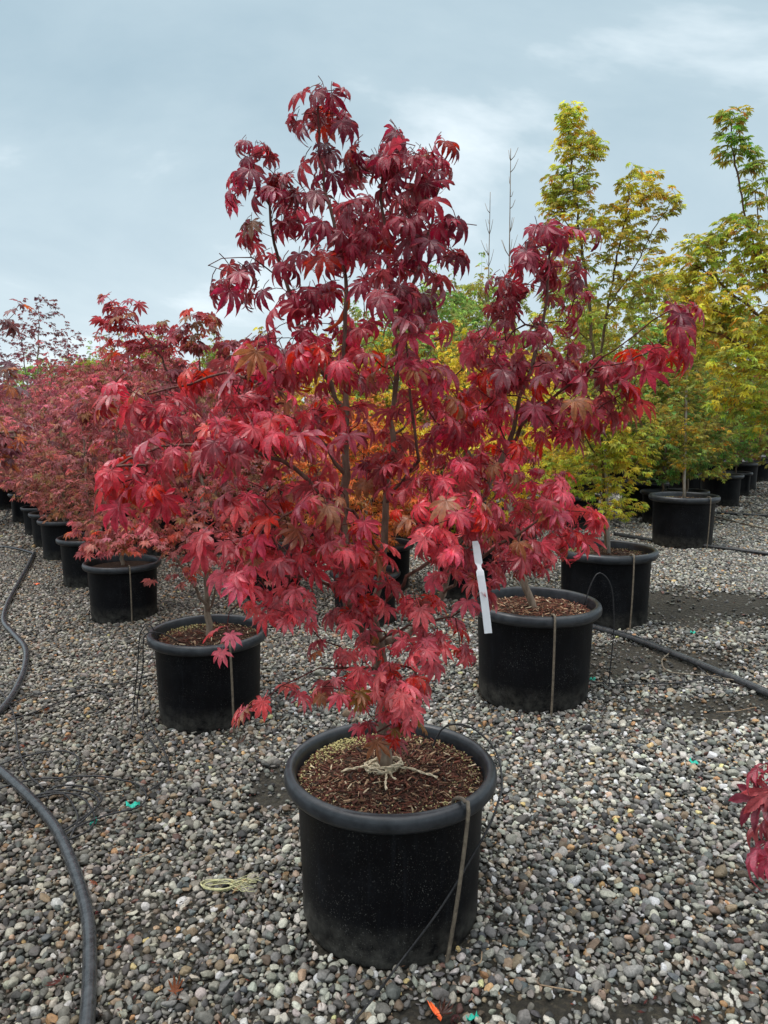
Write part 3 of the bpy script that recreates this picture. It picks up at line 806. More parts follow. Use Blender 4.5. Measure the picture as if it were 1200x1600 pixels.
# ---- the large crimson maple in front
b, s = base_of('main'); Ym = b[1]
POT_KEEP.append((b[0], b[1], .25 * s))
root = empty('potted_maple', b, 'tall crimson maple with drooping leaves in the big black pot tied with twine', 'potted tree')
build_pot(root, s, chips=7000, seg=112, seed=0, moss=1500, deep=.042)
g = np.random.default_rng(21)
def A_(px, py, d=0): return at(px, py, Ym + d)
soil_pt = b + np.array([-.018, .0, .40 * s])
skel = [
 (0, [soil_pt, A_(600, 1110), A_(598, 1060), A_(592, 1010), A_(585, 960, .02), A_(600, 880, .02), A_(604, 780, .03), A_(612, 680, .04), A_(622, 560, .03), A_(612, 450, .02), A_(600, 340, .0), A_(598, 240, 0)]),
 (1, [A_(592, 1015), A_(560, 985, -.02), A_(540, 930, -.04), A_(538, 840, -.05), A_(539, 740, -.05), A_(540, 640, -.06), A_(541, 520, -.05), A_(538, 430, -.04), A_(512, 320, -.03), A_(498, 215, -.03), A_(497, 150, -.03)]),
 (2, [A_(592, 1010), A_(650, 980, .08), A_(690, 930, .12), A_(705, 870, .12), A_(745, 800, .10), A_(790, 700, .08), A_(815, 620, .05), A_(845, 520, .02), A_(856, 430, 0), A_(862, 350, -.02)]),
 (3, [A_(790, 700, .08), A_(830, 650, .0), A_(890, 600, -.06), A_(960, 545, -.10), A_(1020, 505, -.12), A_(1065, 480, -.13)]),
 (4, [A_(538, 840, -.05), A_(500, 770, -.15), A_(440, 720, -.24), A_(370, 695, -.32), A_(290, 690, -.36), A_(210, 715, -.38)]),
 (5, [A_(539, 740, -.05), A_(480, 660, -.12), A_(420, 600, -.18), A_(350, 585, -.22), A_(270, 610, -.24), A_(200, 612, -.26)]),
 (6, [A_(540, 640, -.06), A_(480, 540, .0), A_(445, 440, .03), A_(425, 350, .02), A_(400, 270, 0), A_(385, 230, 0)]),
 (7, [A_(445, 450, .03), A_(410, 410, .0), A_(370, 400, -.03), A_(325, 415, -.05)]),
 (8, [A_(622, 560, .03), A_(640, 460, -.03), A_(665, 380, -.06), A_(690, 290, -.07), A_(690, 235, -.08)]),
 (9, [A_(645, 440, -.03), A_(680, 390, -.05), A_(715, 352, -.05), A_(745, 352, -.05)]),
 (10, [A_(604, 780, .03), A_(650, 720, -.10), A_(640, 620, -.18), A_(628, 520, -.22), A_(630, 470, -.24)]),
 (11, [A_(598, 1050), A_(560, 1040, -.12), A_(500, 1050, -.22), A_(440, 1070, -.26), A_(400, 1100, -.28)]),
 (12, [A_(540, 930, -.05), A_(480, 900, -.2), A_(410, 910, -.28), A_(360, 960, -.32), A_(352, 1005, -.33)]),
 (13, [A_(598, 1055), A_(630, 1040, -.14), A_(650, 1050, -.22), A_(640, 1085, -.28)]),
 (14, [A_(690, 930, .12), A_(740, 880, -.04), A_(800, 840, -.12), A_(860, 800, -.15), A_(915, 800, -.15)]),
 (15, [A_(585, 960, .02), A_(640, 900, -.12), A_(700, 850, -.22), A_(700, 780, -.28)]),
 (16, [A_(600, 880, .02), A_(550, 800, -.18), A_(470, 790, -.30), A_(420, 830, -.34)]),
 (17, [A_(612, 680, .04), A_(700, 600, .15), A_(760, 520, .2), A_(790, 450, .2), A_(800, 420, .2)]),
 (18, [A_(590, 1000, 0), A_(650, 975, -.12), A_(705, 965, -.2), A_(750, 930, -.24)]),
 (19, [A_(600, 1120), A_(596, 1118, -.05), A_(592, 1125, -.12)]),
]
clusters = [  # px, py, rx, ry, n, depth, spread
 (500,150,22,18,4,-.03,.06),(485,195,22,26,5,-.03,.06),(520,185,18,22,4,-.03,.06),(500,235,25,12,2,-.03,.05),(398,232,28,18,5,0,.06),(385,275,22,25,5,0,.08),(430,285,40,30,8,0,.12),(480,290,45,22,6,0,.12),(545,265,30,25,6,0,.12),
 (600,240,45,30,10,0,.12),(640,262,45,35,10,-.05,.15),(675,285,35,35,9,-.07,.12),(620,310,60,35,13,0,.2),(665,345,45,30,9,-.05,.15),(570,330,50,30,11,0,.2),
 (440,330,40,25,5,.02,.1),(400,370,30,30,7,.02,.12),(440,410,35,25,6,.02,.12),(515,375,40,35,7,-.03,.15),(570,390,50,35,11,-.03,.2),(650,395,55,35,11,-.05,.2),(730,352,18,10,2,-.05,.04),(700,400,25,15,4,-.05,.1),
 (345,430,35,18,7,-.05,.08),(375,415,30,20,4,-.03,.1),(440,470,45,28,8,0,.15),(500,455,40,25,6,0,.15),(620,450,55,30,9,-.15,.15),(650,490,28,22,4,-.24,.1),(540,510,50,20,4,0,.2),
 (410,550,40,28,7,-.1,.2),(470,550,60,35,12,-.05,.25),(560,570,65,35,12,0,.25),(640,590,60,40,9,-.1,.25),(325,590,35,16,5,-.22,.1),(205,620,48,16,6,-.26,.1),(265,640,50,25,7,-.24,.15),
 (390,610,65,35,13,-.18,.2),(330,690,65,30,11,-.34,.15),(270,690,50,22,5,-.36,.12),(215,735,38,20,5,-.38,.08),(260,760,40,20,4,-.36,.1),(430,680,70,40,14,-.2,.25),(520,650,60,45,11,-.05,.3),
 (640,680,65,45,9,0,.3),(720,650,60,50,11,.05,.25),(780,600,55,45,11,.1,.25),(760,540,45,30,7,.15,.2),
 (865,362,38,16,6,0,.1),(905,370,14,12,2,0,.05),(820,400,35,30,8,.03,.12),(870,430,38,30,6,0,.12),(800,460,32,30,7,.1,.15),(880,478,32,25,6,0,.12),(820,520,50,35,9,.05,.18),(860,570,50,35,9,0,.2),
 (930,580,45,22,7,-.08,.1),(975,560,40,26,7,-.1,.1),(1020,545,32,26,6,-.12,.08),(1045,500,22,14,4,-.13,.06),(1045,560,18,14,2,-.12,.05),(930,630,50,22,6,-.06,.12),(870,640,50,40,9,0,.2),(960,610,25,15,2,-.1,.06),
 (700,740,75,40,14,-.05,.3),(790,720,55,50,10,.05,.25),(850,770,45,40,7,-.1,.2),(905,815,26,18,3,-.15,.08),(690,800,65,45,15,-.25,.2),(780,800,45,40,9,-.1,.2),(600,750,60,45,9,0,.3),(480,760,65,42,12,-.2,.25),(410,780,55,40,7,-.3,.2),(530,800,55,40,6,-.1,.25),
 (440,830,55,35,7,-.3,.15),(500,850,45,35,5,-.2,.2),(570,860,50,35,5,-.1,.2),(330,850,35,16,2,-.34,.1),(380,900,35,16,3,-.3,.1),(420,930,30,18,3,-.28,.1),(470,890,45,28,5,-.2,.15),(740,880,30,22,4,-.1,.12),(820,860,40,26,6,-.1,.15),
 (540,950,55,26,6,-.12,.15),(640,930,50,30,6,-.1,.2),(755,905,14,9,1,-.24,.03),(610,1000,50,26,6,-.14,.12),(685,985,38,28,6,-.15,.12),(450,955,30,18,3,-.2,.1),(352,1005,12,8,3,-.33,.02),(385,1100,12,6,2,-.28,.02),(440,1078,26,10,4,-.26,.04),
 (700,870,60,35,8,-.2,.2),(470,920,50,30,6,-.2,.15),(560,910,50,25,5,-.15,.1),(400,860,40,25,5,-.3,.1),(220,770,45,22,5,-.38,.06),(190,745,22,12,3,-.38,.04),(715,1010,30,20,3,-.2,.08),(500,1000,35,18,3,-.2,.08),(860,840,40,25,5,-.14,.1),(560,1075,60,14,5,-.22,.08),(600,1055,50,18,6,-.2,.1),(635,1075,28,20,5,-.28,.07),(520,1065,45,14,5,-.22,.08),(455,1070,22,12,2,-.26,.05),(592,1120,22,10,2,-.13,.03),(610,1140,10,6,1,-.14,.02),(600,1090,28,14,5,-.18,.06),(578,1108,22,14,3,-.16,.04),(625,1112,20,12,3,-.16,.04),(605,1150,16,8,3,-.13,.02),(585,1135,18,12,3,-.15,.03),(622,1130,18,12,3,-.15,.03),(640,1060,40,22,5,-.24,.06),(550,1060,40,18,4,-.2,.08),(560,1020,35,16,4,-.15,.1),(665,1010,30,20,3,-.2,.08),
]
att = []
for px, py, rx, ry, n, dp, sp in clusters: att += ell(g, px, py, rx, ry, max(1, int(round(n * (1.0 if py < 540 else 1.2)))), Ym + dp, sp)
T, tw = grow(skel, np.array(att), g, .0215, .0012)
zs_ = lambda p: np.interp(p[2], [.5, 1.0, 1.5, 2.3], [.048, .057, .072, .069])
H, AX, NO, SZ = leaves_for(T, tw, g, zs_, per=2, spacing=.06, center=b, pitch=(40, 16), start=.45, keep=.9)
ok_ = g.random(len(H)) < np.interp(H[:, 2], [1.0, 1.6, 2.4], [1.0, .86, .70]); H, AX, NO, SZ = H[ok_], AX[ok_], NO[ok_], SZ[ok_]
print('main leaves', len(H))
tint = tint_mix(g, H, [(.5, (.64, .140, .155)), (.95, (.64, .112, .140)), (1.25, (.54, .072, .102)), (1.5, (.41, .048, .074)), (1.8, (.27, .030, .052)), (2.4, (.22, .028, .050))],
                None, .26)
for col_, pr_ in (((.58, .03, .015), .09), ((.36, .15, .07), .06)):
    k_ = (g.random(len(H)) < pr_ * np.where(H[:, 2] > 1.6, .25, 1)); tint[k_] = np.array(col_) * np.where(H[k_][:, 2:] > 1.6, .6, 1.0)
low = (H[:, 2] < .95) & (g.random(len(H)) < .07); tint[low] = (.30, .17, .045)
def big_droop(H, g):
    hi = np.clip((H[:, 2] - .9) / .9, 0, 1); k = np.where(g.random(len(H)) < .25 + .65 * hi, g.integers(0, 2, len(H)), g.integers(2, 4, len(H)))
    return k + 4 * g.integers(0, 4, len(H))
wood(root, T, g, young=(.42, .10, .12), old=(1, 1, 1))
place_leaves(root, SET_BIG, 'big', H, AX, NO, SZ, tint, M_leaf_o, M_leaf_f, g, 300, big_droop)
MAIN_ROOT = root

# ------------------------------------------------------------------ neighbouring trees grown the same way
RED_LOW = [(.4, (.26, .05, .04)), (.8, (.31, .045, .05)), (1.3, (.26, .028, .038)), (1.8, (.22, .018, .028)), (2.4, (.19, .015, .025))]
YEL = [(.5, (.66, .64, .09)), (1.1, (.60, .60, .09)), (1.8, (.38, .44, .08)), (2.6, (.46, .48, .08)), (3.1, (.46, .56, .08)), (3.4, (.40, .60, .09))]
def custom_tree(key, label, skel_px, clus, stops, extra, size, st, skey, singles, per, keep, seed, base_r=.016, chips=0, group=None, stake=None,
                mo=None, mf=None, spacing=.045, var=.22, name='potted_maple', pitch=(28, 18), young=(.5, .15, .13), old=(1, 1, 1), pos=None, moss=0, soil_light=1.0, mult=1.0):
    if pos is not None: x, y, s_ = pos; bb = np.array([x, y, float(gz(x, y))])
    else: bb, s_ = base_of(key)
    POT_KEEP.append((bb[0], bb[1], .25 * s_))
    rt = empty(name, bb, label, 'potted tree', group)
    build_pot(rt, s_, chips=chips, seg=64 if chips else 40, seed=seed, moss=moss, soil_light=soil_light)
    g = np.random.default_rng(seed); Y = bb[1]
    sk = []
    for i, (limb, pts) in enumerate(skel_px):
        P = [at(p[0], p[1], Y + (p[2] if len(p) > 2 else 0)) for p in pts]
        if limb == 0: P = [bb + np.array([0, 0, .40 * s_])] + P
        sk.append((limb, P))
    at_ = []
    for px, py, rx, ry, n, dp, sp in clus: at_ += ell(g, px, py, rx, ry, max(1, int(n * mult)), Y + dp, sp)
    T, tw = grow(sk, np.array(at_), g, base_r, .0010)
    wood(rt, T, g, young=young, old=old)
    H, AX, NO, SZ = leaves_for(T, tw, g, size if callable(size) else (lambda p: size), per=per, spacing=spacing, center=bb, pitch=pitch, keep=keep)
    tint = tint_mix(g, H, stops, extra, var)
    place_leaves(rt, st, skey, H, AX, NO, SZ, tint, mo or M_leafy_o, mf or M_leafy_f, g, singles, lite={'mid': SET_MIDL, 'yel': SET_YELL}.get(skey))
    print(key, 'leaves', len(H))
    if stake:
        P = np.array([bb + np.array([stake[0], stake[1], .36 * s_]), at(stake[2], stake[3], Y + stake[1])]); P = smooth_line(P, .2)
        m = MB(); m.tube(P - bb, np.linspace(.0125, .010, len(P)), 8); link('stake', m.mesh('stake'), rt, M_stake)
    return rt

# red maple whose pot stands beside the coil of drip tubing
custom_tree('l1', 'broad red maple with long arching top shoots in the pot beside the tubing coil',
  [(0, [(325, 960), (322, 900, .03), (318, 820, .05), (312, 730, .06), (305, 640, .05)]),
   (1, [(325, 955), (300, 910, -.08), (270, 870, -.14), (235, 840, -.2), (190, 820, -.25), (150, 815, -.28)]),
   (2, [(325, 955), (345, 900, -.08), (370, 850, -.12), (400, 800, -.12)]),
   (3, [(322, 900, .03), (290, 820, .1), (250, 740, .15), (200, 680, .18), (140, 640, .2)]),
   (4, [(312, 730, .06), (290, 640, 0), (250, 560, -.05), (205, 500, -.08), (172, 468, -.1)]),
   (5, [(305, 640, .05), (312, 570, .05), (308, 510, .05), (298, 490, .05)]),
   (6, [(318, 820, .05), (350, 730, .1), (370, 640, .12), (380, 570, .12)]),
   (7, [(300, 910, -.08), (290, 860, -.2), (300, 820, -.25)])],
  [(330,860,80,50,34,-.1,.25),(250,830,70,45,32,-.15,.2),(180,845,55,30,20,-.25,.15),(150,820,50,20,10,-.28,.12),(390,880,40,40,10,-.05,.2),(330,780,90,50,30,.05,.3),(230,740,80,50,26,.12,.25),
   (290,680,80,50,26,.05,.3),(180,680,60,40,16,.18,.2),(360,650,50,60,14,.1,.2),(270,600,60,40,12,0,.15),(225,540,50,45,14,-.05,.12),(190,490,36,24,11,-.1,.06),(162,464,12,8,3,-.1,.03),(302,520,34,45,13,.05,.1),(350,540,20,30,6,.1,.08),(380,590,40,50,9,.12,.12),(150,640,40,25,8,.2,.1),(265,900,40,20,5,-.15,.1)],
  [(.4, (.28, .11, .07)), (.7, (.46, .14, .13)), (1.1, (.36, .10, .11)), (1.6, (.32, .075, .09)), (2.2, (.26, .045, .06))], [((.30, .16, .05), .16), ((.60, .08, .03), .06)],
  lambda p: np.interp(p[2], [.5, 1.1, 1.5], [.036, .046, .056]), SET_MID, 'mid', 300, 4, .85, 31, .016, mult=1.5, chips=1600, moss=500, group='red maples along the hose')

# maple behind the front tree, in the pot with bare bark mulch
custom_tree('m1', 'dark red maple half hidden behind the front tree in a pot of bare bark mulch',
  [(0, [(818, 905), (812, 860, .02), (800, 800, .05), (790, 700, .08), (770, 600, .1), (760, 520, .1)]),
   (1, [(812, 860, .02), (850, 800, -.1), (880, 740, -.1)]),
   (2, [(800, 800, .05), (740, 720, .1), (700, 640, .15)]),
   (3, [(818, 890), (820, 870, -.15), (815, 860, -.3), (800, 862, -.4)])],
  [(820,868,50,22,12,-.3,.12),(790,840,60,30,10,-.1,.2),(850,800,50,40,10,-.05,.2),(790,740,80,60,16,.1,.3),(720,660,60,50,10,.15,.2),(780,620,60,60,10,.1,.2),(760,540,40,40,6,.1,.15)],
  [(.4, (.32, .035, .055)), (1.2, (.30, .025, .045)), (2.2, (.26, .02, .04))], [((.45, .05, .03), .08)], .064, SET_BIG, 'big', 90, 2, .85, 33, .018, mult=1.3, chips=2600, moss=0,
  mo=M_leaf_o, mf=M_leaf_f, pitch=(40, 18), soil_light=1.7)

# tall yellow-green maple on a stake
custom_tree('r2', 'tall narrow yellow-green maple tied to a pale stake, with two pointed tops above the others',
  [(0, [(947, 820), (945, 760), (940, 700), (934, 620), (926, 540, .02), (918, 460, .02), (908, 380, .0), (898, 300), (890, 230), (888, 175)]),
   (1, [(934, 620), (940, 550, .1), (950, 480, .12), (965, 400, .1), (978, 330, .08), (988, 260, .06)]),
   (2, [(950, 480, .12), (990, 420, .05), (1020, 360, .0), (1055, 310, -.02)]),
   (3, [(945, 740), (920, 690, -.1), (890, 660, -.15), (850, 640, -.18)]),
   (4, [(945, 720), (980, 680, -.1), (1010, 650, -.12), (1035, 640, -.12)]),
   (5, [(947, 770), (980, 745, -.12), (1000, 740, -.15)]),
   (6, [(946, 780), (905, 730, .1), (880, 720, .15), (860, 700, .2)]),
   (7, [(926, 540, .02), (890, 500, 0), (868, 460, 0), (858, 420, 0)]),
   (8, [(908, 380), (880, 340, .05), (862, 310, .05)])],
  [(890,185,22,28,30,0,.1),(908,225,40,35,54,0,.14),(890,290,42,42,54,0,.16),(905,350,48,45,50,0,.18),(865,320,22,35,14,.02,.1),(880,400,42,50,24,0,.2),(935,430,50,50,24,.05,.2),(1000,290,36,34,34,.05,.14),(985,350,55,42,54,.05,.2),(1045,315,26,26,18,0,.08),(1000,420,60,45,28,.05,.2),(960,500,70,40,26,.05,.25),
   (880,520,50,50,16,.05,.2),(960,590,60,50,20,.05,.25),(880,640,50,40,16,-.1,.2),(985,680,50,40,28,-.08,.2),(900,700,50,35,20,.1,.2),(985,740,35,26,16,-.14,.1),(880,735,35,35,18,.15,.12),(940,640,60,40,22,0,.15),(925,760,45,20,16,.0,.15),(975,710,45,30,20,-.1,.15),(960,800,45,20,9,-.1,.12),(900,650,45,30,14,-.1,.15),(925,760,45,20,16,.0,.15),(975,700,45,35,26,-.12,.15),(960,790,45,22,16,-.12,.12),(900,650,45,30,16,-.1,.15),(925,720,35,30,14,-.15,.1),(940,660,40,35,16,-.15,.1)],
  YEL, [((.66, .44, .06), .16), ((.62, .30, .07), .05), ((.20, .32, .05), .22)], .043, SET_YEL, 'yel', 300, 5, .9, 35, .017, mult=1.6, chips=900, moss=700, stake=(.018, -.02, 944, 655),
  group='yellow-green maples', young=(.7, .6, .35), old=(.7, .6, .5), pitch=(15, 20), spacing=.04)

# weeping-sided yellow-green cone
custom_tree('r3', 'conical yellow-green maple on a pale stake in the pot standing clear beside the hose',
  [(0, [(1069, 745), (1070, 700), (1071, 640), (1073, 560), (1075, 480), (1078, 420), (1080, 380)]),
   (1, [(1070, 700), (1100, 670, -.1), (1130, 670, -.15)]), (2, [(1071, 640), (1040, 600, -.1), (1010, 600, -.15)]),
   (3, [(1073, 560), (1110, 530, 0), (1140, 530, 0)]), (4, [(1075, 490), (1050, 450), (1030, 440)])],
  [(1075,400,26,35,16,0,.12),(1070,450,45,40,30,0,.2),(1080,510,55,45,42,0,.3),(1060,570,60,45,46,0,.35),(1100,600,55,45,40,0,.35),(1070,650,68,35,50,-.05,.4),(1030,640,28,40,14,-.05,.2),(1110,680,45,25,28,-.1,.3),(1085,705,45,22,22,-.15,.3),(1040,680,26,30,10,0,.2),(1065,722,16,14,9,-.15,.1),(1070,600,30,60,26,-.25,.1),(1072,480,25,60,18,-.2,.1),(1075,670,40,30,18,-.3,.1)],
  [(.5, (.42, .46, .08)), (1.0, (.30, .33, .07)), (1.8, (.34, .36, .07)), (2.8, (.52, .48, .07))], [((.75, .42, .06), .16), ((.24, .32, .05), .2)], .044, SET_YEL, 'yel', 300, 5, .9, 36, .016, mult=1.6, chips=700, moss=500, stake=(-.01, -.03, 1076, 470),
  group='yellow-green maples', young=(.7, .6, .35), old=(.7, .6, .5), pitch=(15, 20))

# big yellow-green tree whose pot stands just outside the frame
custom_tree('e1', 'spreading yellow-green maple with one long green shoot, cut off by the picture edge',
  [(0, [(1262, 780), (1258, 700), (1245, 600), (1225, 520), (1200, 440), (1188, 380, .0), (1180, 300, .0)]),
   (1, [(1200, 440), (1180, 390), (1165, 330), (1150, 260), (1142, 205), (1146, 178)]),
   (2, [(1225, 520), (1170, 480, -.05), (1110, 430, -.08), (1070, 410, -.1)]),
   (3, [(1245, 600), (1180, 560, -.1), (1120, 520, -.1), (1060, 510, -.1)]),
   (4, [(1188, 400), (1200, 320, .05), (1180, 240, .05)]),
   (5, [(1258, 700), (1210, 650, -.1), (1170, 620, -.15)]),
   (6, [(1225, 520), (1280, 440), (1320, 380)]), (7, [(1258, 700), (1320, 620), (1380, 580)])],
  [(1150,185,26,14,16,0,.06),(1148,225,26,24,18,0,.06),(1170,255,28,28,18,0,.08),(1135,250,15,12,3,0,.05),(1185,300,22,30,8,0,.1),(1160,360,48,30,34,0,.15),(1190,400,40,40,38,0,.2),(1110,390,44,28,28,-.05,.12),(1070,425,40,28,16,-.08,.15),(1130,450,60,40,36,-.05,.25),(1180,480,50,50,34,0,.3),(1090,490,60,40,34,-.08,.25),
   (1150,540,65,50,44,-.1,.3),(1190,600,40,55,34,-.1,.3),(1150,620,45,40,22,-.12,.25),(1185,665,30,28,14,-.1,.2),(1290,450,60,80,40,0,.4),(1300,600,80,70,40,0,.4),(1230,540,50,80,30,.1,.3)],
  [(.8, (.38, .46, .07)), (1.5, (.42, .50, .08)), (2.05, (.66, .60, .08)), (2.5, (.36, .48, .08)), (3.2, (.22, .44, .07))], [((.72, .50, .06), .22), ((.20, .34, .07), .2), ((.60, .26, .12), .03)], .052, SET_YEL, 'yel', 300, 4, .9, 37, .022, mult=1.6,
  pos=(2.85, 4.4, 1.05), group='yellow-green maples', young=(.6, .35, .25), old=(.6, .42, .34), pitch=(15, 20))

# foreground trees that only reach into the frame with a few leaves
custom_tree('f1', 'bronze-purple maple reaching a few long-fingered leaves past the picture edge above the hose',
  [(0, [(-330, 1000), (-325, 900), (-300, 780), (-260, 680), (-210, 600), (-190, 500)]),
   (1, [(-260, 680), (-150, 640), (-60, 590), (-10, 540), (10, 500), (28, 478)]),
   (2, [(-300, 780), (-180, 730), (-80, 690), (-20, 680), (20, 675)]), (3, [(-60, 590), (-20, 580), (20, 560)])],
  [(8,500,12,20,7,0,.05),(30,478,9,6,3,0,.03),(5,575,16,20,8,0,.06),(30,600,10,10,2,0,.04),(25,560,7,6,1,0,.05),(8,610,14,12,3,0,.06),(15,690,18,14,8,0,.06),(-5,710,26,18,8,0,.06),(30,660,10,8,2,0,.05),(-60,660,60,60,24,0,.2),(-160,640,80,100,40,0,.3),(-200,520,60,60,20,0,.2),(-240,760,90,60,30,0,.3)],
  [(.5, (.28, .10, .11)), (1.4, (.22, .08, .09)), (2.0, (.11, .045, .045))], [((.48, .17, .04), .3)], .05, SET_MID, 'mid', 40, 2, .85, 41, .016, pos=(-2.05, 2.55, 1.0), mo=M_leaf_o, mf=M_leaf_f, pitch=(25, 20))
custom_tree('f2', 'red maple dangling one low blurred spray of pink-red leaves beside the green tape scrap',
  [(0, [(1600, 1180), (1590, 1080), (1560, 960), (1540, 860), (1560, 760)]),
   (1, [(1590, 1080), (1480, 1040), (1350, 1080), (1260, 1140), (1228, 1180), (1212, 1200)]),
   (2, [(1560, 960), (1460, 900), (1380, 900)]), (3, [(1540, 860), (1640, 800), (1700, 780)])],
  [(1208,1200,12,10,3,0,.02),(1220,1255,8,10,3,0,.02),(1225,1310,6,8,1,0,.02),(1290,1190,30,20,4,0,.06),(1420,1040,70,40,16,0,.15),(1450,900,70,60,24,0,.2),(1560,800,90,70,30,0,.3),(1650,900,80,80,24,0,.3)],
  [(.3, (.60, .13, .18)), (1.0, (.44, .04, .07)), (2, (.28, .02, .04))], None, .088, SET_BIG, 'big', 12, 2, 1.0, 43, .018, pos=(1.27, 1.42, 1.0), mo=M_leaf_o, mf=M_leaf_f, pitch=(38, 14))

# ------------------------------------------------------------------ generic trees for the rows behind
def generic_data(seed, height, radius, z0, shape, n_att, stops, extra, size, st, per, keep, base_r=.016, young=(.5, .15, .13), old=(.9, .9, .9), sparse=False, spacing=.05, lean=.04, pitch=(25, 20)):
    """grown at the origin; returns meshes to share"""
    g = np.random.default_rng(seed)
    top = np.array([g.normal(0, lean), g.normal(0, lean), height]); mid = np.array([g.normal(0, lean), g.normal(0, lean), height * .5])
    sk = [(0, [np.array([0, 0, .38]), np.array([0, 0, .6]), mid, top * np.array([1, 1, .93])])]
    nl = 7 if not sparse else 4
    for i in range(nl):
        a = i * 2.4 + g.uniform(-.4, .4); h0 = .5 + (height * .62 - .5) * i / nl; rr = radius * g.uniform(.6, .85)
        d = np.array([math.cos(a), math.sin(a), 0]); hz = h0 + g.uniform(.2, .5) * (height - h0)
        k = (h0 - .38) / (height - .38)
        st0 = sk[0][1][1] * (1 - k) + top * k
        sk.append((i + 1, [st0, st0 + d * rr * .4 + np.array([0, 0, (hz - h0) * .45]), np.array([st0[0], st0[1], 0]) + d * rr + np.array([0, 0, hz])]))
    at_ = []
    while len(at_) < n_att:
        u = g.random(); z = z0 + (height - z0) * u
        rmax = radius * shape(u); a = g.uniform(0, 6.283); q = math.sqrt(g.uniform(.05, 1)) * rmax
        nz = .6 + .5 * mnoise.noise(Vector((math.cos(a) * 1.6, math.sin(a) * 1.6, z * 2.2 + seed)))
        if g.random() > nz + .25: continue
        at_.append((q * math.cos(a), q * math.sin(a), z))
    for k in range(0 if sparse else 9):
        a = g.uniform(0, 6.283); q = radius * g.uniform(.05, .75); zb = height - .35 * (q / radius) - .1; ln = g.uniform(.18, .50)
        for j in range(5): at_.append((q * math.cos(a) * (1 + .1 * j), q * math.sin(a) * (1 + .1 * j), zb + ln * j / 4))
    T, tw = grow(sk, np.array(at_), g, base_r, .0011)
    H, AX, NO, SZ = leaves_for(T, tw, g, lambda p: size, per=per, spacing=spacing, center=np.array([0, 0, 0.]), pitch=pitch, keep=keep)
    tint = tint_mix(g, H, stops, extra, .24)
    Rm = frames(AX, NO); tid = g.integers(0, len(st), len(H))
    return T, (H, Rm, SZ, tint, tid)
def generic_proto(loc, s, label, group, data, st, mf, young, seed, name='potted_maple'):
    T, (H, Rm, SZ, tint, tid) = data
    rt = empty(name, loc, label, 'potted tree', group)
    build_pot(rt, s, seg=36, seed=seed)
    class D: location = (0, 0, 0)
    A = np.array(T.pos)
    g = np.random.default_rng(seed)
    keep_loc = rt.location.copy(); rt.location = (0, 0, 0)
    wood(rt, T, g, young=young, all_one=True, trunk_sides=8)
    rt.location = keep_loc
    link('foliage', foliage_mesh('foliage', st, H, Rm, SZ, tint, tid), rt, mf, kind='stuff')
    return rt
def copy_tree(src, loc, label, rot, scale, group=None):
    n = src.copy(); COL.objects.link(n); n.location = loc; n.rotation_euler = (0, 0, rot); n.scale = (scale,) * 3; n['label'] = label
    if group: n['group'] = group
    for c in src.children:
        d = c.copy(); COL.objects.link(d); d.parent = n
        for e_ in c.children:
            f = e_.copy(); COL.objects.link(f); f.parent = d
    return n
round_ = lambda u: (.30 + .75 * math.sin(min(u * 2.2, 1) * 1.5708)) if u < .55 else 1.05 * (1 - (u - .55) / .45) ** .7 + .12
vase = lambda u: (.25 + .80 * math.sin(min(u * 1.9, 1) * 1.5708)) if u < .62 else 1.05 * (1 - ((u - .62) / .38)) ** .8 + .12
cone = lambda u: 1.05 - .85 * u
colm = lambda u: .55 + .45 * math.sin(3.14159 * (.15 + .75 * u)) - .35 * u
PINK = [(.4, (.26, .13, .08)), (.9, (.34, .13, .11)), (1.3, (.40, .15, .15)), (1.7, (.42, .15, .17)), (2.0, (.44, .12, .13))]
PURP = [(.4, (.20, .09, .08)), (1.0, (.27, .10, .12)), (2.0, (.30, .10, .13)), (2.4, (.16, .05, .06)), (3, (.12, .04, .05))]
GOLD = [(.4, (.64, .50, .07)), (1.2, (.80, .56, .07)), (2.4, (.64, .50, .07))]
LIME = [(.4, (.26, .34, .07)), (1.4, (.22, .33, .07)), (2.6, (.34, .42, .08)), (3.4, (.28, .44, .09))]
GREEN = [(.4, (.14, .27, .07)), (1.6, (.17, .34, .08)), (2.8, (.22, .38, .09))]
ORNG = [(.4, (.48, .20, .06)), (1.3, (.62, .19, .06)), (2.2, (.58, .22, .08))]
protos = {}
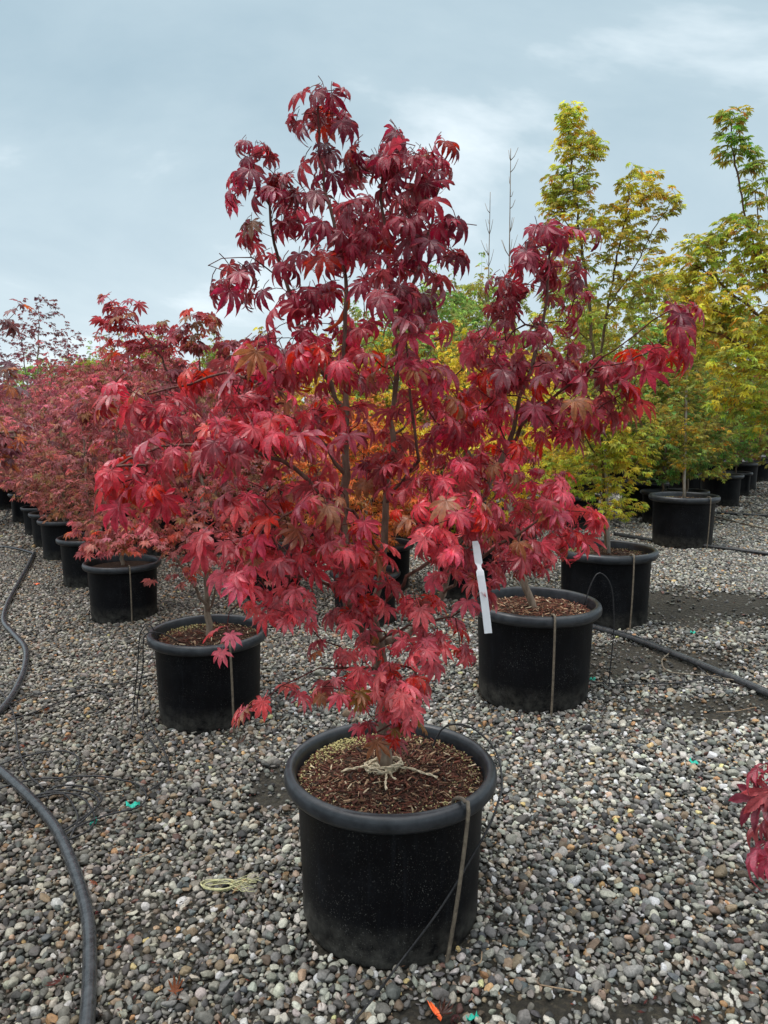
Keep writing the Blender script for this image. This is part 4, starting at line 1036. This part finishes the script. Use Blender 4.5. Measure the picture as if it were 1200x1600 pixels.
def proto(kind, loc, s, label, group=None):
    specs = dict(
        pinkA=(51, 1.92, .90, .62, vase, 520, PINK, [((.22, .17, .06), .25)], .052, SET_FAR, 5, .9, M_leafy_f, (.5, .15, .13)),
        pinkB=(52, 2.05, .92, .66, round_, 540, PINK, [((.20, .17, .06), .28)], .052, SET_FAR, 5, .9, M_leafy_f, (.5, .15, .13)),
        purp=(53, 2.1, .90, .68, round_, 480, PURP, [((.12, .07, .03), .2)], .056, SET_FAR, 5, .9, M_leafy_f, (.4, .2, .2)),
        gold=(54, 2.05, .85, .55, vase, 620, GOLD, [((.30, .26, .03), .3)], .050, SET_FAR, 5, .9, M_leafy_f, (.7, .5, .3)),
        lime=(55, 2.9, .75, .62, colm, 760, LIME, [((.36, .24, .02), .22)], .054, SET_FAR, 5, .9, M_leafy_f, (.6, .5, .3)),
        green=(56, 2.7, .98, .6, round_, 760, GREEN, [((.30, .24, .03), .12)], .060, SET_FAR, 5, .9, M_leafy_f, (.5, .5, .3)),
        orng=(57, 1.7, .66, .62, vase, 420, ORNG, [((.36, .22, .03), .25)], .052, SET_FAR, 5, .9, M_leafy_f, (.5, .3, .2)),
        wisp=(58, 3.0, .55, 1.2, colm, 170, PURP, None, .045, SET_FAR, 4, .75, M_leafy_f, (.35, .25, .25)))
    sp = specs[kind]
    data = generic_data(*sp[:12], young=sp[13], sparse=(kind == 'wisp'))
    return generic_proto(loc, s, label, group, data, sp[9], sp[12], sp[13], sp[0])
plan = [  # kind, pot key or (x,y), label, group, size
 ('pinkA', 'l2', 'pink-red maple in the second pot along the thick hose', 'red maples along the hose', 1),
 ('pinkB', 'l3', 'pink-red maple in the third pot along the thick hose', 'red maples along the hose', 1),
 ('pinkA', 'l4', 'small red maple in the fourth pot of the receding row by the hose', 'red maples along the hose', 1),
 ('purp', 'l5', 'dusky red maple in the fifth pot of the receding row by the hose', 'red maples along the hose', 1),
 ('pinkB', 'l6', 'dusky pink maple in the sixth pot of the receding row by the hose', 'red maples along the hose', 1),
 ('purp', 'l7', 'dull purple maple in the last pot of the row by the hose', 'red maples along the hose', 1),
 ('orng', 'c1', 'orange-red maple in the pot directly behind the front tree\'s lower stems', None, .9),
 ('orng', 'c2', 'orange maple in the second pot behind the front tree\'s stems', None, 1),
 ('pinkB', 'c3', 'red maple in a pot hidden between the front tree and the arching red maple', None, .95),
 ('pinkA', 'c4', 'pink-red maple whose rim shows above the arching maple\'s low leaves', None, 1),
 ('purp', 'c5', 'dusky maple in the pot behind the second and third pots of the hose row', None, 1),
 ('orng', 'c6', 'rust-orange maple deep in the block behind the front tree', None, 1.05),
 ('gold', 'c7', 'golden maple deep in the block behind the front tree\'s crown', None, 1.05),
 ('gold', 'y1', 'golden-yellow maple glowing between the front tree\'s forked stems', None, .95),
 ('gold', 'y2', 'golden-yellow maple behind the pot of bare mulch', None, 1),
 ('green', 'y3', 'round green maple showing above the gold ones in the middle of the block', None, 1.05),
 ('lime', 'y4', 'lime-yellow maple standing behind the staked two-topped maple', None, .9),
 ('pinkA', 'r8', 'low dark maple among the distant pots behind the staked trees', None, 1),
 ('lime', 'r4', 'yellow-green maple right behind the conical one', 'yellow-green maples', .8),
 ('lime', 'r5', 'small pot tree between the staked trees in the second distant row', None, .8),
 ('purp', 'r6', 'dusky low maple behind the conical yellow-green one', None, .8),
 ('green', 'r7', 'green maple in the distant pot by the picture edge', None, .8),
]
far = [  # kind, px at that depth, Y, scale, label
 ('green', 690, 9.5, 1.1, 'full green maple crown framed by the gap in the red crown'),
 ('lime', 745, 10.5, 1.1, 'yellowish maple crown beside the bare whips'),
 ('lime', 560, 10.0, .95, 'yellow-tipped maple seen through the front tree\'s upper stems'),
 ('gold', 620, 8.6, 1.1, 'gold maple peeping between crimson branches'),
 ('lime', 1010, 9.5, 1.0, 'yellow-green maple between the two-topped and conical ones'),
 ('green', 1130, 10.5, 1.0, 'green maple behind the conical maple'),
 ('purp', 1000, 13.0, 1.0, 'brownish maple far behind the staked trees'),
 ('lime', 1265, 9.2, 1.05, 'yellow-green maple behind the spreading one at the edge'),
 ('lime', 880, 10.0, 1.1, 'larger yellow-green maple farther behind the staked two-topped maple'),
 ('lime', 245, 11.5, .95, 'light green maple crown rising behind the arching red shoots'),
 ('lime', 340, 12.5, .95, 'light green maple top between arching shoots and front crown'),
 ('lime', 150, 13.5, .9, 'faint green maple top behind the pink crowns'),
 ('wisp', 75, 10.0, 1.0, 'thin dark maple with sparse leaves against the sky'),
 ('wisp', 115, 12.0, 1.0, 'thin sparse maple next to the dark one against the sky'),
 ('wisp', 40, 11.0, .95, 'wispy purple maple near the bronze leaves'),
 ('wisp', 200, 14.0, 1.1, 'feathery far maple with flat tiers of tiny leaves'),
 ('purp', 20, 13.5, 1.0, 'dusky purple maple crown at the far end of the hose'),
 ('purp', 100, 12.6, 1.0, 'dusky purple maple behind the hose row'),
 ('pinkB', 190, 9.0, 1.05, 'pink maple crown behind the second pot of the hose row'),
 ('pinkA', 260, 8.2, 1.1, 'pink-red maple behind the arching red maple'),
 ('purp', 0, 12.5, 1.0, 'dull purple maple far along the row'),
 ('purp', 330, 11.0, 1.0, 'brownish red maple deep behind the arching maple'),
 ('orng', 440, 9.5, 1.15, 'rusty maple behind the front tree\'s spreading low branches'),
 ('gold', 480, 11.5, 1.1, 'yellow maple far behind the front trunk'),
 ('purp', 860, 14.0, 1.0, 'brown-red maple in the farthest row behind the gold ones'),
 ('purp', 1110, 14.5, 1.0, 'brown-red maple in the farthest row behind the conical one'),
 ('green', 60, 16.0, 1.0, 'dark green tree in the farthest row beyond the purple maples'),
 ('green', 220, 17.0, .9, 'green tree in the farthest row beyond the pink maples'),
 ('green', 420, 16.5, .9, 'green tree in the farthest row beyond the rusty maple'),
 ('green', 950, 16.5, .9, 'green tree in the farthest row beyond the gold maple'),
 ('purp', 700, 15.0, 1.0, 'dusky tree in the farthest row beyond the round green crown'),
 ('green', 1200, 15.5, .9, 'green tree in the farthest row by the picture edge'),
 ('purp', -60, 10.5, 1.0, 'dusky maple cut by the picture edge in the purple block'),
 ('purp', 150, 15.0, 1.1, 'dusky crown low behind the feathery far maple'),
 ('pinkB', 290, 13.5, 1.1, 'faded pink crown between the light green tops'),
 ('orng', 380, 14.0, 1.3, 'rust crown far back behind the light green top'),
 ('gold', 560, 13.5, 1.15, 'gold crown low behind the yellow-tipped maple'),
 ('lime', 650, 13.0, 1.0, 'lime crown low behind the full green maple'),
 ('green', 800, 12.5, 0.95, 'green crown low behind the bare whips'),
 ('lime', 930, 12.5, 1.0, 'lime crown low behind the two-topped maple'),
 ('lime', 1075, 11.8, 1.05, "lime crown directly behind the conical maple's tip"),
 ('green', 1160, 12.8, 1.0, 'green crown low behind the edge trees'),
 ('purp', 1240, 11.5, 1.0, 'dusky crown half outside the picture'),
 ('green', 1040, 8.9, 0.9, 'dull green maple between staked trees behind the low pots'),
 ('green', 820, 18.5, 1.0, 'dark green crown at the very back behind the whips'),
 ('purp', 560, 18.5, 1.1, 'dusky crown at the very back in the middle'),
 ('green', 1080, 19.0, 1.0, 'green crown at the very back behind the conical maple'),
 ('purp', 300, 19.5, 1.1, 'dusky crown at the very back beyond the rows of red'),
 ('green', 140, 20.0, 1.1, 'dark crown at the very back beyond the hose'),
 ('purp', 0, 19.0, 1.1, 'dusky crown at the very back by the hose end'),
 ('lime', 700, 8.0, 0.75, 'short lime maple behind the golden one'),
]
first = {}
gg = np.random.default_rng(99)
def put(kind, x, y, sc, label, group):
    loc = (x, y, float(gz(x, y))); POT_KEEP.append((x, y, .25 * sc))
    if kind not in first:
        first[kind] = proto(kind, loc, 1.0, label, group); first[kind].scale = (sc,) * 3
    else:
        n = copy_tree(first[kind], loc, label, gg.uniform(0, 6.28), sc, group)
        if not group and 'group' in n: del n['group']
for kind, key, label, group, sz in plan:
    x, y, s_ = POTS[key]; put(kind, x, y, s_ * sz, label, group)
for kind, px, Y, sc, label in far:
    x = (px - 600) / FPX * Y * .995; put(kind, x, Y, sc * gg.uniform(.95, 1.05), label, None)

# bare whips against the sky: leafless young tree
def bare_tree(px, topy, Y, label, seed):
    g = np.random.default_rng(seed); x = (px - 600) / FPX * Y; bb = np.array([x, Y, float(gz(x, Y))])
    rt = empty('bare_maple', bb, label, 'potted tree', 'leafless whips'); build_pot(rt, .95, seg=32, seed=seed); POT_KEEP.append((x, Y, .24))
    m = MB(); top = at(px, topy, Y) - bb
    P = smooth_line([np.array([0, 0, .4]), top * .5 + g.normal(0, .03, 3), top], .1); m.tube(P, np.linspace(.012, .003, len(P)), 6)
    link('trunk', m.mesh('trunk'), rt, M_bark)
    m = MB()
    for k in range(26):
        t = g.uniform(.35, .99); i = int(t * (len(P) - 1)); p = P[i]; a = g.uniform(0, 6.28); L = g.uniform(.1, .32) * (1.15 - t * .8)
        q = p + np.array([math.cos(a) * L * .6, math.sin(a) * L * .6, L]); m.tube(np.array([p, (p + q) / 2 + np.array([0, 0, -.02]), q]), [.004, .003, .0018], 4)
    link('twigs', m.mesh('twigs'), rt, M_bark, kind='stuff')
bare_tree(798, 232, 7.0, 'tall leafless whip standing above the red side crown', 61)
bare_tree(766, 300, 7.8, 'shorter leafless whip beside the tall bare one', 62)

# ------------------------------------------------------------------ rods over the rims
def rod_at(key, px, label, lean=(0, 0), out=.035):
    x, y, s_ = POTS[key]; a = math.asin(max(-.95, min(.95, (px / FPX * (y - .25) + -x) / (.30 * s_)))); return anchor_rod(POTS[key], a, label, lean, out=out)
rod_at('main', 737 - 600, 'rusty rod leaning from the rim of the big pot in front', (-.045, -.01), .03)
rod_at('m1', 868 - 600, 'straight tan rod hooked on the pot of bare mulch')
rod_at('l1', 350 - 600, 'tan rod behind the dangling red leaves on the arching maple\'s pot', (.01, 0))
rod_at('r2', 990 - 600, 'tan rod on the pot of the staked two-topped maple')
rod_at('r3', 1108 - 600, 'thin rod on the pot of the conical yellow-green maple')
rod_at('l2', 195 - 600, 'thin rod on the second pot along the thick hose')
rod_at('l3', 132 - 600, 'thin rod on the third pot along the thick hose')
x, y, s_ = POTS['main']; anchor_rod(POTS['main'], math.pi - R(20) + R(40), 'rod hooked over the rear rim of the big pot in front', r=.0045)

# ------------------------------------------------------------------ hoses and drip tubing
def ground_line(pts, r, step=.05, lift=0.0, wob=0.0, seed=0):
    g = np.random.default_rng(seed); P = []
    for p in pts:
        q = on_ground(p[0], p[1]); P.append(q)
    P = smooth_line(P, step)
    P[:, 2] = gz(P[:, 0], P[:, 1]) + r + .010 + lift + wob * np.abs(np.sin(np.arange(len(P)) * .37 + seed)) ; return P
def hose(name, label, pts, r, mat, cat, sides=12, step=.05, lift=0, wob=0, group=None, seed=0):
    P = ground_line(pts, r, step, lift, wob, seed); b = P[0].copy(); V, F = tube(P, r, sides)
    o = link(name, py_mesh(name, V - b, F), None, mat, label=label, category=cat); o.location = b
    if group: o['group'] = group
    return o
hose('irrigation_hose', 'thick wet black hose curving in from the bottom past the tubing coil',
     [(128, 1760), (135, 1640), (141, 1540), (138, 1450), (118, 1375), (90, 1310), (52, 1262), (10, 1222), (-45, 1175), (-60, 1150), (-10, 1128), (18, 1098), (38, 1055), (40, 1020), (20, 995), (6, 975), (14, 945), (30, 915), (46, 885), (54, 868)], .0190, M_hose, 'hose', 16, .04)
hose('irrigation_hose', 'thick black hose running from behind the mulch pot to the picture edge',
     [(800, 955), (860, 968), (930, 987), (990, 1005), (1050, 1028), (1110, 1053), (1200, 1093), (1330, 1160)], .019, M_hose, 'hose', 14, .06)
hose('irrigation_hose', 'straight black hose passing in front of the conical maple\'s pot', [(960, 838), (1030, 850), (1090, 856), (1200, 870), (1330, 888)], .019, M_hose, 'hose', 10, .15)
hose('irrigation_hose', 'black hose crossing behind the conical maple\'s pot', [(900, 790), (960, 797), (1020, 799), (1110, 804), (1200, 809), (1300, 814)], .018, M_hose, 'hose', 8, .2)
hose('irrigation_hose', 'short curved black hose end beside the smallest pots of the row', [(-20, 862), (0, 857), (30, 861), (54, 868)], .014, M_hose, 'hose', 8, .1)
hose('irrigation_hose', 'looped hose lying near the far end of the row', [(-10, 822), (5, 815), (13, 800), (10, 788), (-8, 780)], .016, M_hose, 'hose', 8, .1)
drips = [
 ('fine black tube crossing the thick hose and looping by the green scrap', [(-20, 1248), (40, 1232), (80, 1226), (150, 1224), (205, 1232), (228, 1250), (220, 1270), (170, 1285), (120, 1305), (95, 1325)]),
 ('fine black tube curling over the gravel below the arching maple\'s pot', [(232, 1130), (246, 1160), (262, 1195), (262, 1222), (235, 1245)]),
 ('fine tube in a narrow loop at the middle of the coil', [(55, 1255), (90, 1248), (125, 1255), (148, 1285), (140, 1310), (108, 1325)]),
 ('fine tube making the widest bend of the coil', [(50, 1262), (90, 1240), (140, 1242), (160, 1258), (140, 1285), (100, 1318)]),
 ('fine tube lying along the inside of the coil', [(60, 1258), (100, 1252), (118, 1275), (122, 1295), (110, 1322)]),
 ('fine tube crossing under the coil towards the hose', [(42, 1275), (60, 1252), (110, 1245), (155, 1262), (120, 1298), (98, 1312)]),
 ('fine tube running straight down through the coil', [(0, 1085), (22, 1125), (30, 1180), (45, 1220), (68, 1242)]),
 ('fine tube in a wide loose loop above the coil', [(0, 1205), (40, 1192), (90, 1182), (118, 1190), (124, 1205), (108, 1222), (85, 1232)]),
 ('fine tube sweeping from the hose to the arching maple\'s pot', [(15, 1135), (70, 1115), (140, 1090), (170, 1100), (168, 1115), (150, 1125)]),
 ('pale grey tube curled where the straight hose leaves the mulch pot', [(1045, 1028), (1034, 1040), (1040, 1055), (1070, 1062), (1120, 1066), (1150, 1072)]),
 ('fine tube tangled beside the hose near the muddy patch', [(1090, 1050), (1110, 1068), (1135, 1078), (1120, 1064), (1100, 1072), (1160, 1082)]),
 ('fine tube lying in front of the muddy patch', [(925, 1075), (1000, 1078), (1060, 1075), (1110, 1070)]),
 ('fine black tube strung between the upper gravel and the curved hose', [(10, 1110), (50, 1095), (120, 1082), (190, 1075), (240, 1062)]),
 ('brown thin pipe lying behind the conical maple\'s pot', [(1105, 808), (1150, 820), (1200, 832), (1250, 842)]),
]
for i, (lb, pts) in enumerate(drips):
    hose('drip_tube', lb, pts, .0036 if i != 13 else .009, M_drip if i not in (9, 13) else M_rod, 'tube', 6, .03, .012, .006, 'fine drip tubes on the gravel', i)
# tubes that climb into pots
def air_tube(label, P, r=.0030, mat=None):
    P = smooth_line(P, .02); b = P[0].copy(); V, F = tube(P, r, 7)
    o = link('drip_tube', py_mesh('drip_tube', V - b, F), None, mat or M_drip, label=label, category='tube', group='drip tubes fed into the pots'); o.location = b
x, y, s_ = POTS['main']; c = np.array([x, y, float(gz(x, y))])
def rimp(a, rr, z): return c + np.array([math.sin(R(a)) * rr * s_, -math.cos(R(a)) * rr * s_, z * s_])
air_tube('black tube looping over the rim of the big pot and trailing down its front', [rimp(140, .20, .40), rimp(138, .21, .45), rimp(132, .235, .49), rimp(118, .275, .495), rimp(100, .309, .46), rimp(80, .313, .42), rimp(66, .314, .40), rimp(54, .305, .34), rimp(54, .305, .34) * .5 + on_ground(622, 1508, .03) * .5 + np.array([0, -.012, -.01]), on_ground(622, 1508, .034), on_ground(595, 1545, .036), on_ground(568, 1578, .035), on_ground(540, 1612, .034), on_ground(515, 1660, .030)])
x, y, s_ = POTS['l1']; c = np.array([x, y, float(gz(x, y))])
air_tube('black tube arching out of the arching maple\'s pot to the gravel', [rimp(-70, .24, .41), rimp(-72, .28, .50), rimp(-74, .325, .46), rimp(-76, .35, .25), rimp(-80, .38, .05), on_ground(200, 1165, .01)])
air_tube('second black tube hanging down from the arching maple\'s pot', [rimp(-50, .15, .41), rimp(-55, .24, .47), rimp(-60, .312, .462), rimp(-62, .325, .30), rimp(-60, .36, .06), on_ground(262, 1195, .01)])
x, y, s_ = POTS['m1']; c = np.array([x, y, float(gz(x, y))])
air_tube('black tube making a high arc out of the pot of bare mulch', [rimp(98, .24, .42), rimp(98, .27, .52), rimp(98, .31, .57), rimp(98, .37, .50), rimp(98, .39, .30), rimp(95, .37, .08), rimp(90, .36, .015)])

# ------------------------------------------------------------------ twine, tag, tape
x, y, s_ = POTS['main']; tb = np.array([x - .018, y, float(gz(x, y)) + .425 * s_])
tw_ = empty('twine', tb, 'loops of rough tan twine knotted round the base of the front trunk', 'twine')
g = np.random.default_rng(8); m = MB()
def twist(path, r0):
    """two-ply cord along a path"""
    P = smooth_line(path, .004); Tn = unit(np.gradient(P, axis=0)); U = unit(np.cross(Tn, np.array([.2, .1, 1.0]))); W = np.cross(Tn, U)
    ph = np.cumsum(np.full(len(P), .55))
    for k in (0, math.pi):
        m.tube(P + r0 * .55 * (U * np.cos(ph + k)[:, None] + W * np.sin(ph + k)[:, None]), r0 * .72 * (1 + g.normal(0, .06, len(P))), 5)
for k in range(3):
    a = np.linspace(0, 6.9, 14) + k * 2; rr = .027 + .006 * k + .008 * np.sin(a * 2 + k * 1.7)
    twist(np.stack([rr * np.cos(a) * 1.25 + g.normal(0, .003, 14), rr * np.sin(a) - .006, .004 + .012 * k + .012 * np.sin(a + k) + g.normal(0, .003, 14)], -1), .0034)
twist(np.array([(-.045, -.028, .012), (-.028, -.045, .028), (0, -.05, .018), (.022, -.042, .030), (.030, -.03, .014), (.006, -.036, .006), (-.02, -.04, .012)]), .0036)
link('knot', m.mesh('knot'), tw_, M_twine)
for e0 in [(-.12, -.02), (.15, -.045), (.012, -.12), (.035, -.075)]:
    m = MB(); q = np.array(e0); n_ = np.array([-q[1], q[0]])
    pts = [np.array([*(q * t + n_ * .06 * math.sin(t * 5 + q[0] * 40) * t), .014 * (1 - t) + .003 + .004 * abs(math.sin(t * 9))]) for t in np.linspace(.2, 1, 7)]
    twist(np.array(pts), .0030)
    link('strand', m.mesh('strand'), tw_, M_twine)
# paper tag: a long strip folded through its own slot, hanging in front of the crown
tp = at(748, 852, Ym - .30); tag_pts = [(742, 846, 9), (744, 853, 11), (746, 866, 12), (748, 880, 12), (748.5, 884, 6.5), (749.5, 889, 6.5), (750, 893, 12), (751, 900, 12), (755, 925, 12), (759, 955, 12), (763, 990, 12)]
V = []; 
for i, (px, py, w) in enumerate(tag_pts):
    k = Ym - .30 + .006 * math.sin(i * .6)
    pa, pb = at(px - w / 2, py, k), at(px + w / 2, py - 1, k + .004)
    V += [pa, pb, pa + np.array([0, .0008, 0]), pb + np.array([0, .0008, 0])]
F = []
for i in range(len(tag_pts) - 1):
    a0 = i * 4; b0 = a0 + 4
    F += [(a0, a0 + 1, b0 + 1, b0), (a0 + 2, b0 + 2, b0 + 3, a0 + 3), (a0, b0, b0 + 2, a0 + 2), (a0 + 1, a0 + 3, b0 + 3, b0 + 1)]
F += [(0, 2, 3, 1), (len(V) - 4, len(V) - 3, len(V) - 1, len(V) - 2)]
V = np.array(V); o = link('plant_tag', py_mesh('plant_tag', V - V[0], F, False), None, M_tag, label='long white paper tag hanging among the lower red leaves', category='tag'); o.location = V[0]
def scrap(name, label, cat, px, py, w, h, mat, seed, rot=0, group=None):
    g = np.random.default_rng(seed); b = on_ground(px, py, .022); nx_, ny_ = 7, 4; V = []; F = []
    for j in range(ny_):
        for i in range(nx_):
            u = i / (nx_ - 1) - .5; v = j / (ny_ - 1) - .5
            xx = u * w; yy = v * h * (1 + .5 * math.sin(i * 2 + seed)); zz = .006 * math.sin(i * 1.7 + seed) + .005 * math.cos(j * 2.1 + i)
            V.append((xx * math.cos(rot) - yy * math.sin(rot), xx * math.sin(rot) + yy * math.cos(rot), zz))
    n = nx_ * ny_; V += [(a, b_, c_ - .0006) for a, b_, c_ in V]
    for j in range(ny_ - 1):
        for i in range(nx_ - 1):
            q = j * nx_ + i; F.append((q, q + 1, q + nx_ + 1, q + nx_)); F.append((n + q, n + q + nx_, n + q + nx_ + 1, n + q + 1))
    ring = list(range(nx_)) + [j * nx_ + nx_ - 1 for j in range(1, ny_)] + [(ny_ - 1) * nx_ + i for i in range(nx_ - 2, -1, -1)] + [j * nx_ for j in range(ny_ - 2, 0, -1)]
    for k in range(len(ring)):
        a0, b0 = ring[k], ring[(k + 1) % len(ring)]; F.append((b0, a0, n + a0, n + b0))
    o = link(name, py_mesh(name, V, F), None, mat, label=label, category=cat); o.location = b
    if group: o['group'] = group
scrap('tape_scrap', 'crumpled green tape scrap beside the coil of fine tubing', 'tape', 208, 1257, .050, .030, M_green, 1, .4)
scrap('tape_scrap', 'bright green tape scrap on open gravel near the pink spray of leaves', 'tape', 1086, 1191, .045, .020, M_green, 2, -.7)
scrap('tape_scrap', 'dark green tape shred by the clump of dead leaves', 'tape', 738, 1589, .028, .010, M_green, 3, .3)
scrap('tape_scrap', 'thin green tape shred inside the tubing coil', 'tape', 146, 1284, .030, .010, M_green, 4, 1.0)
scrap('tape_scrap', 'tiny green tape scrap at the foot of the mulch pot', 'tape', 926, 1061, .030, .020, M_green, 5, 0)
scrap('tape_scrap', 'tiny green tape scrap far out by the muddy patch', 'tape', 1083, 988, .030, .020, M_green, 6, 0)
scrap('tape_scrap', 'orange tape strip standing out by the clump of dead leaves', 'tape', 680, 1579, .014, .042, M_orange, 7, .45)
scrap('tape_scrap', 'small orange tape curl near the curved hose', 'tape', 58, 912, .05, .03, M_orange, 8, .6)
# orange ribbon tied to the front crown
P = [A_(541, 455, -.02), A_(543, 475, -.03), A_(536, 492, -.03), A_(528, 505, -.03), A_(510, 515, -.03)]
P = smooth_line(P, .01); V = []; F = []
for i, p in enumerate(P): V += [p - np.array([.007, 0, 0]), p + np.array([.007, .003, 0])]
for i in range(len(P) - 1): F.append((2 * i, 2 * i + 1, 2 * i + 3, 2 * i + 2))
V = np.array(V); me = py_mesh('ribbon', V - V[0], F); o = link('ribbon', me, None, M_orange, label='orange ribbon tied to an upper stem of the front tree', category='ribbon'); o.location = V[0]
md = o.modifiers.new('thickness', 'SOLIDIFY'); md.thickness = .0008
# straw-coloured string bundle
sb = on_ground(365, 1386, .03); bs = empty('string_bundle', sb, 'frayed loop of pale yellow-green string lying on the gravel', 'string'); g = np.random.default_rng(4)
m = MB()
for k in range(9):
    a = np.linspace(.5, 5.8, 16); w = .042 + .004 * k * .4; h = .016 + .0012 * k
    m.tube(np.stack([-.045 + w * np.cos(a), h * np.sin(a) + g.normal(0, .001), .003 * k * .5 + .003 * np.sin(a * 2 + k)], -1), .0012, 4)
link('loop', m.mesh('loop'), bs, M_straw)
m = MB()
for k in range(16):
    p = np.array([-.01, g.normal(0, .008), .006]); pts = [p]
    for q in range(4): p = p + np.array([g.uniform(.006, .028), g.normal(0, .012), g.normal(0, .003)]); pts.append(p)
    m.tube(smooth_line(pts, .008), .0009, 4)
link('frayed_ends', m.mesh('frayed_ends'), bs, M_straw)
# dry twigs
for i, (px, py, L, a, lb) in enumerate([(232, 1335, .06, .6, 'pale broken twig on the gravel below the tubing coil'), (875, 1547, .10, -.35, 'thin reddish twig near the bottom edge by the small mud spot'), (1150, 1110, .2, .2, 'straw-coloured stalk on the muddy patch beside the hose'), (745, 1500, .05, .9, 'short grey twig beside the foot of the leaning rod'),
                                   (178, 1238, .07, 0, 'tan stalk lying across the tubing coil'), (470, 960, .15, .2, 'long pale stalk on the gravel behind the front tree'), (797, 1085, .1, 1.1, 'pale stalk at the foot of the mulch pot')]):
    b = on_ground(px, py, .024); d = np.array([math.cos(a), math.sin(a), 0]) * L / 2; g = np.random.default_rng(i)
    P = smooth_line([-d, g.normal(0, .004, 3), d + np.array([0, 0, .008])], .01); V, F = tube(P, .0018, 5)
    o = link('dry_twig', py_mesh('dry_twig', V, F), None, M_twig, label=lb, category='twig'); o.location = b
# fallen leaves, dry and curled
g = np.random.default_rng(12)
SET_DRY = make_set(1, 7, 4, [2.6, 1.5, -1.6, 3.2], .55, .30, .6, 9, .6)
spots = [(52, 1450, 0, 'dry brown fallen leaf on stones just inside the bend of the thick hose'), (75, 1268, 0, 'curled brown fallen leaf where the thick hose meets the tubing coil'), (95, 1530, 0, 'spread dark brown fallen leaf beside the hose at the bottom'),
 (215, 1310, 0, 'curled brown fallen leaf just below the crumpled green scrap'), (187, 1330, 0, 'dark curled fallen leaf between green scrap and broken pale twig'), (145, 1380, 1, 'orange-brown fallen leaf touching the outer side of the hose bend'),
 (272, 1550, 1, 'rust-coloured fallen leaf between the string bundle and the bottom edge'), (205, 1385, 0, 'small dark fallen leaf between the hose bend and the string bundle'), (35, 1165, 1, 'reddish fallen leaf beside the upper loop of fine tube'),
 (75, 1105, 1, 'pale orange fallen leaf on gravel beside the returning hose'), (372, 1160, 0, 'brown fallen leaf at the foot of the arching maple\'s pot'), (150, 1425, 2, 'dark red scrap of leaf against the outer side of the hose'),
 (120, 1023, 2, 'dark red flattened leaf on gravel before the second pot'), (95, 965, 2, 'dark red flattened leaf nearest the foot of the third pot'), (690, 1583, 0, 'dead brown leaf in the clump beside the orange strip'), (712, 1588, 0, 'dead brown leaf in the clump beside the dark green shred'),
 (1010, 1108, 0, 'brown fallen leaf between the mulch pot and the small mud patch'), (1005, 1305, 2, 'dark red leaf shred on open gravel below the bright green scrap'), (995, 1143, 2, 'dark red leaf bit on gravel near the mulch pot foot'),
 (930, 1290, 2, 'lone dark red leaf bit in the middle of the open gravel'), (1095, 1215, 2, 'brown-red leaf bit lying against the bright green scrap'), (1085, 1590, 2, 'dark red leaf at the very bottom of the open gravel'), (1160, 1235, 2, 'dark red leaf bit under the dangling pink spray'),
 (440, 1500, 0, 'brown leaf on gravel between the big pot and the string bundle'), (690, 1130, 2, 'dark red leaf on gravel just behind the big pot'), (110, 1150, 0, 'dull brown leaf among the loose fine tubes')]
cols = [(.075, .038, .028), (.24, .08, .04), (.16, .022, .02)]
for i, (px, py, c, lb) in enumerate(spots):
    b = on_ground(px, py, .026); me = tmpl_mesh('dry', SET_DRY, i % 4, M_leafy_o)
    o = link('fallen_leaf', me, None, None, category='fallen leaf', group='fallen maple leaves', label=lb); o.location = b
    o.rotation_euler = (g.normal(0, .3), g.normal(0, .3), g.uniform(0, 6.28)); q = float(g.uniform(.030, .050) if c != 2 else g.uniform(.020, .032)); o.scale = (q,) * 3
    o.color = (*[v * g.uniform(.8, 1.3) for v in cols[c]], 1)
# countless crumbs of leaf, bark and straw between the stones
g = np.random.default_rng(77); n = 2600
y_ = 1.0 + 7.0 * g.random(n) ** 1.3; x_ = g.uniform(-1, 1, n) * (.55 * y_ + .4)
L_ = g.uniform(.004, .022, n); W_ = L_ * g.uniform(.08, .5, n); yw = g.uniform(0, 6.28, n)
ex = np.stack([np.cos(yw), np.sin(yw), g.normal(0, .25, n)], -1); ey = np.stack([-np.sin(yw), np.cos(yw), g.normal(0, .4, n)], -1)
C_ = np.stack([x_, y_, gz(x_, y_) + g.uniform(.016, .026, n)], -1)
q_ = np.array([(-1, 0, 0), (0, -1, .1), (1, 0, .15), (0, 1, .1), (0, 0, -.25)]) * .5
V = C_[:, None] + q_[None, :, :1] * (L_[:, None, None] * ex[:, None]) + q_[None, :, 1:2] * (W_[:, None, None] * ey[:, None]) + q_[None, :, 2:] * L_[:, None, None] * np.array([0, 0, 1.0])
fc = np.array([(0, 1, 2), (0, 2, 3), (0, 4, 1), (1, 4, 2), (2, 4, 3), (3, 4, 0)])
F = (fc[None] + (np.arange(n) * 5)[:, None, None]).reshape(-1, 3)
pal_ = np.array([(.10, .03, .025), (.14, .07, .04), (.05, .03, .02), (.30, .22, .13), (.20, .05, .03)])
t_ = pal_[g.choice(5, n, p=[.3, .25, .25, .1, .1])]
link('leaf_litter', mesh_np('leaf_litter', V.reshape(-1, 3), F, None, np.repeat(t_, 5, axis=0), smooth=False), None, M_chip, kind='stuff', label='crumbs of dead leaf and bark scattered between the stones')

build_gravel()
print('objects', len(bpy.data.objects), 'tris', sum(len(m.loops) - 2 * len(m.polygons) for m in bpy.data.meshes))
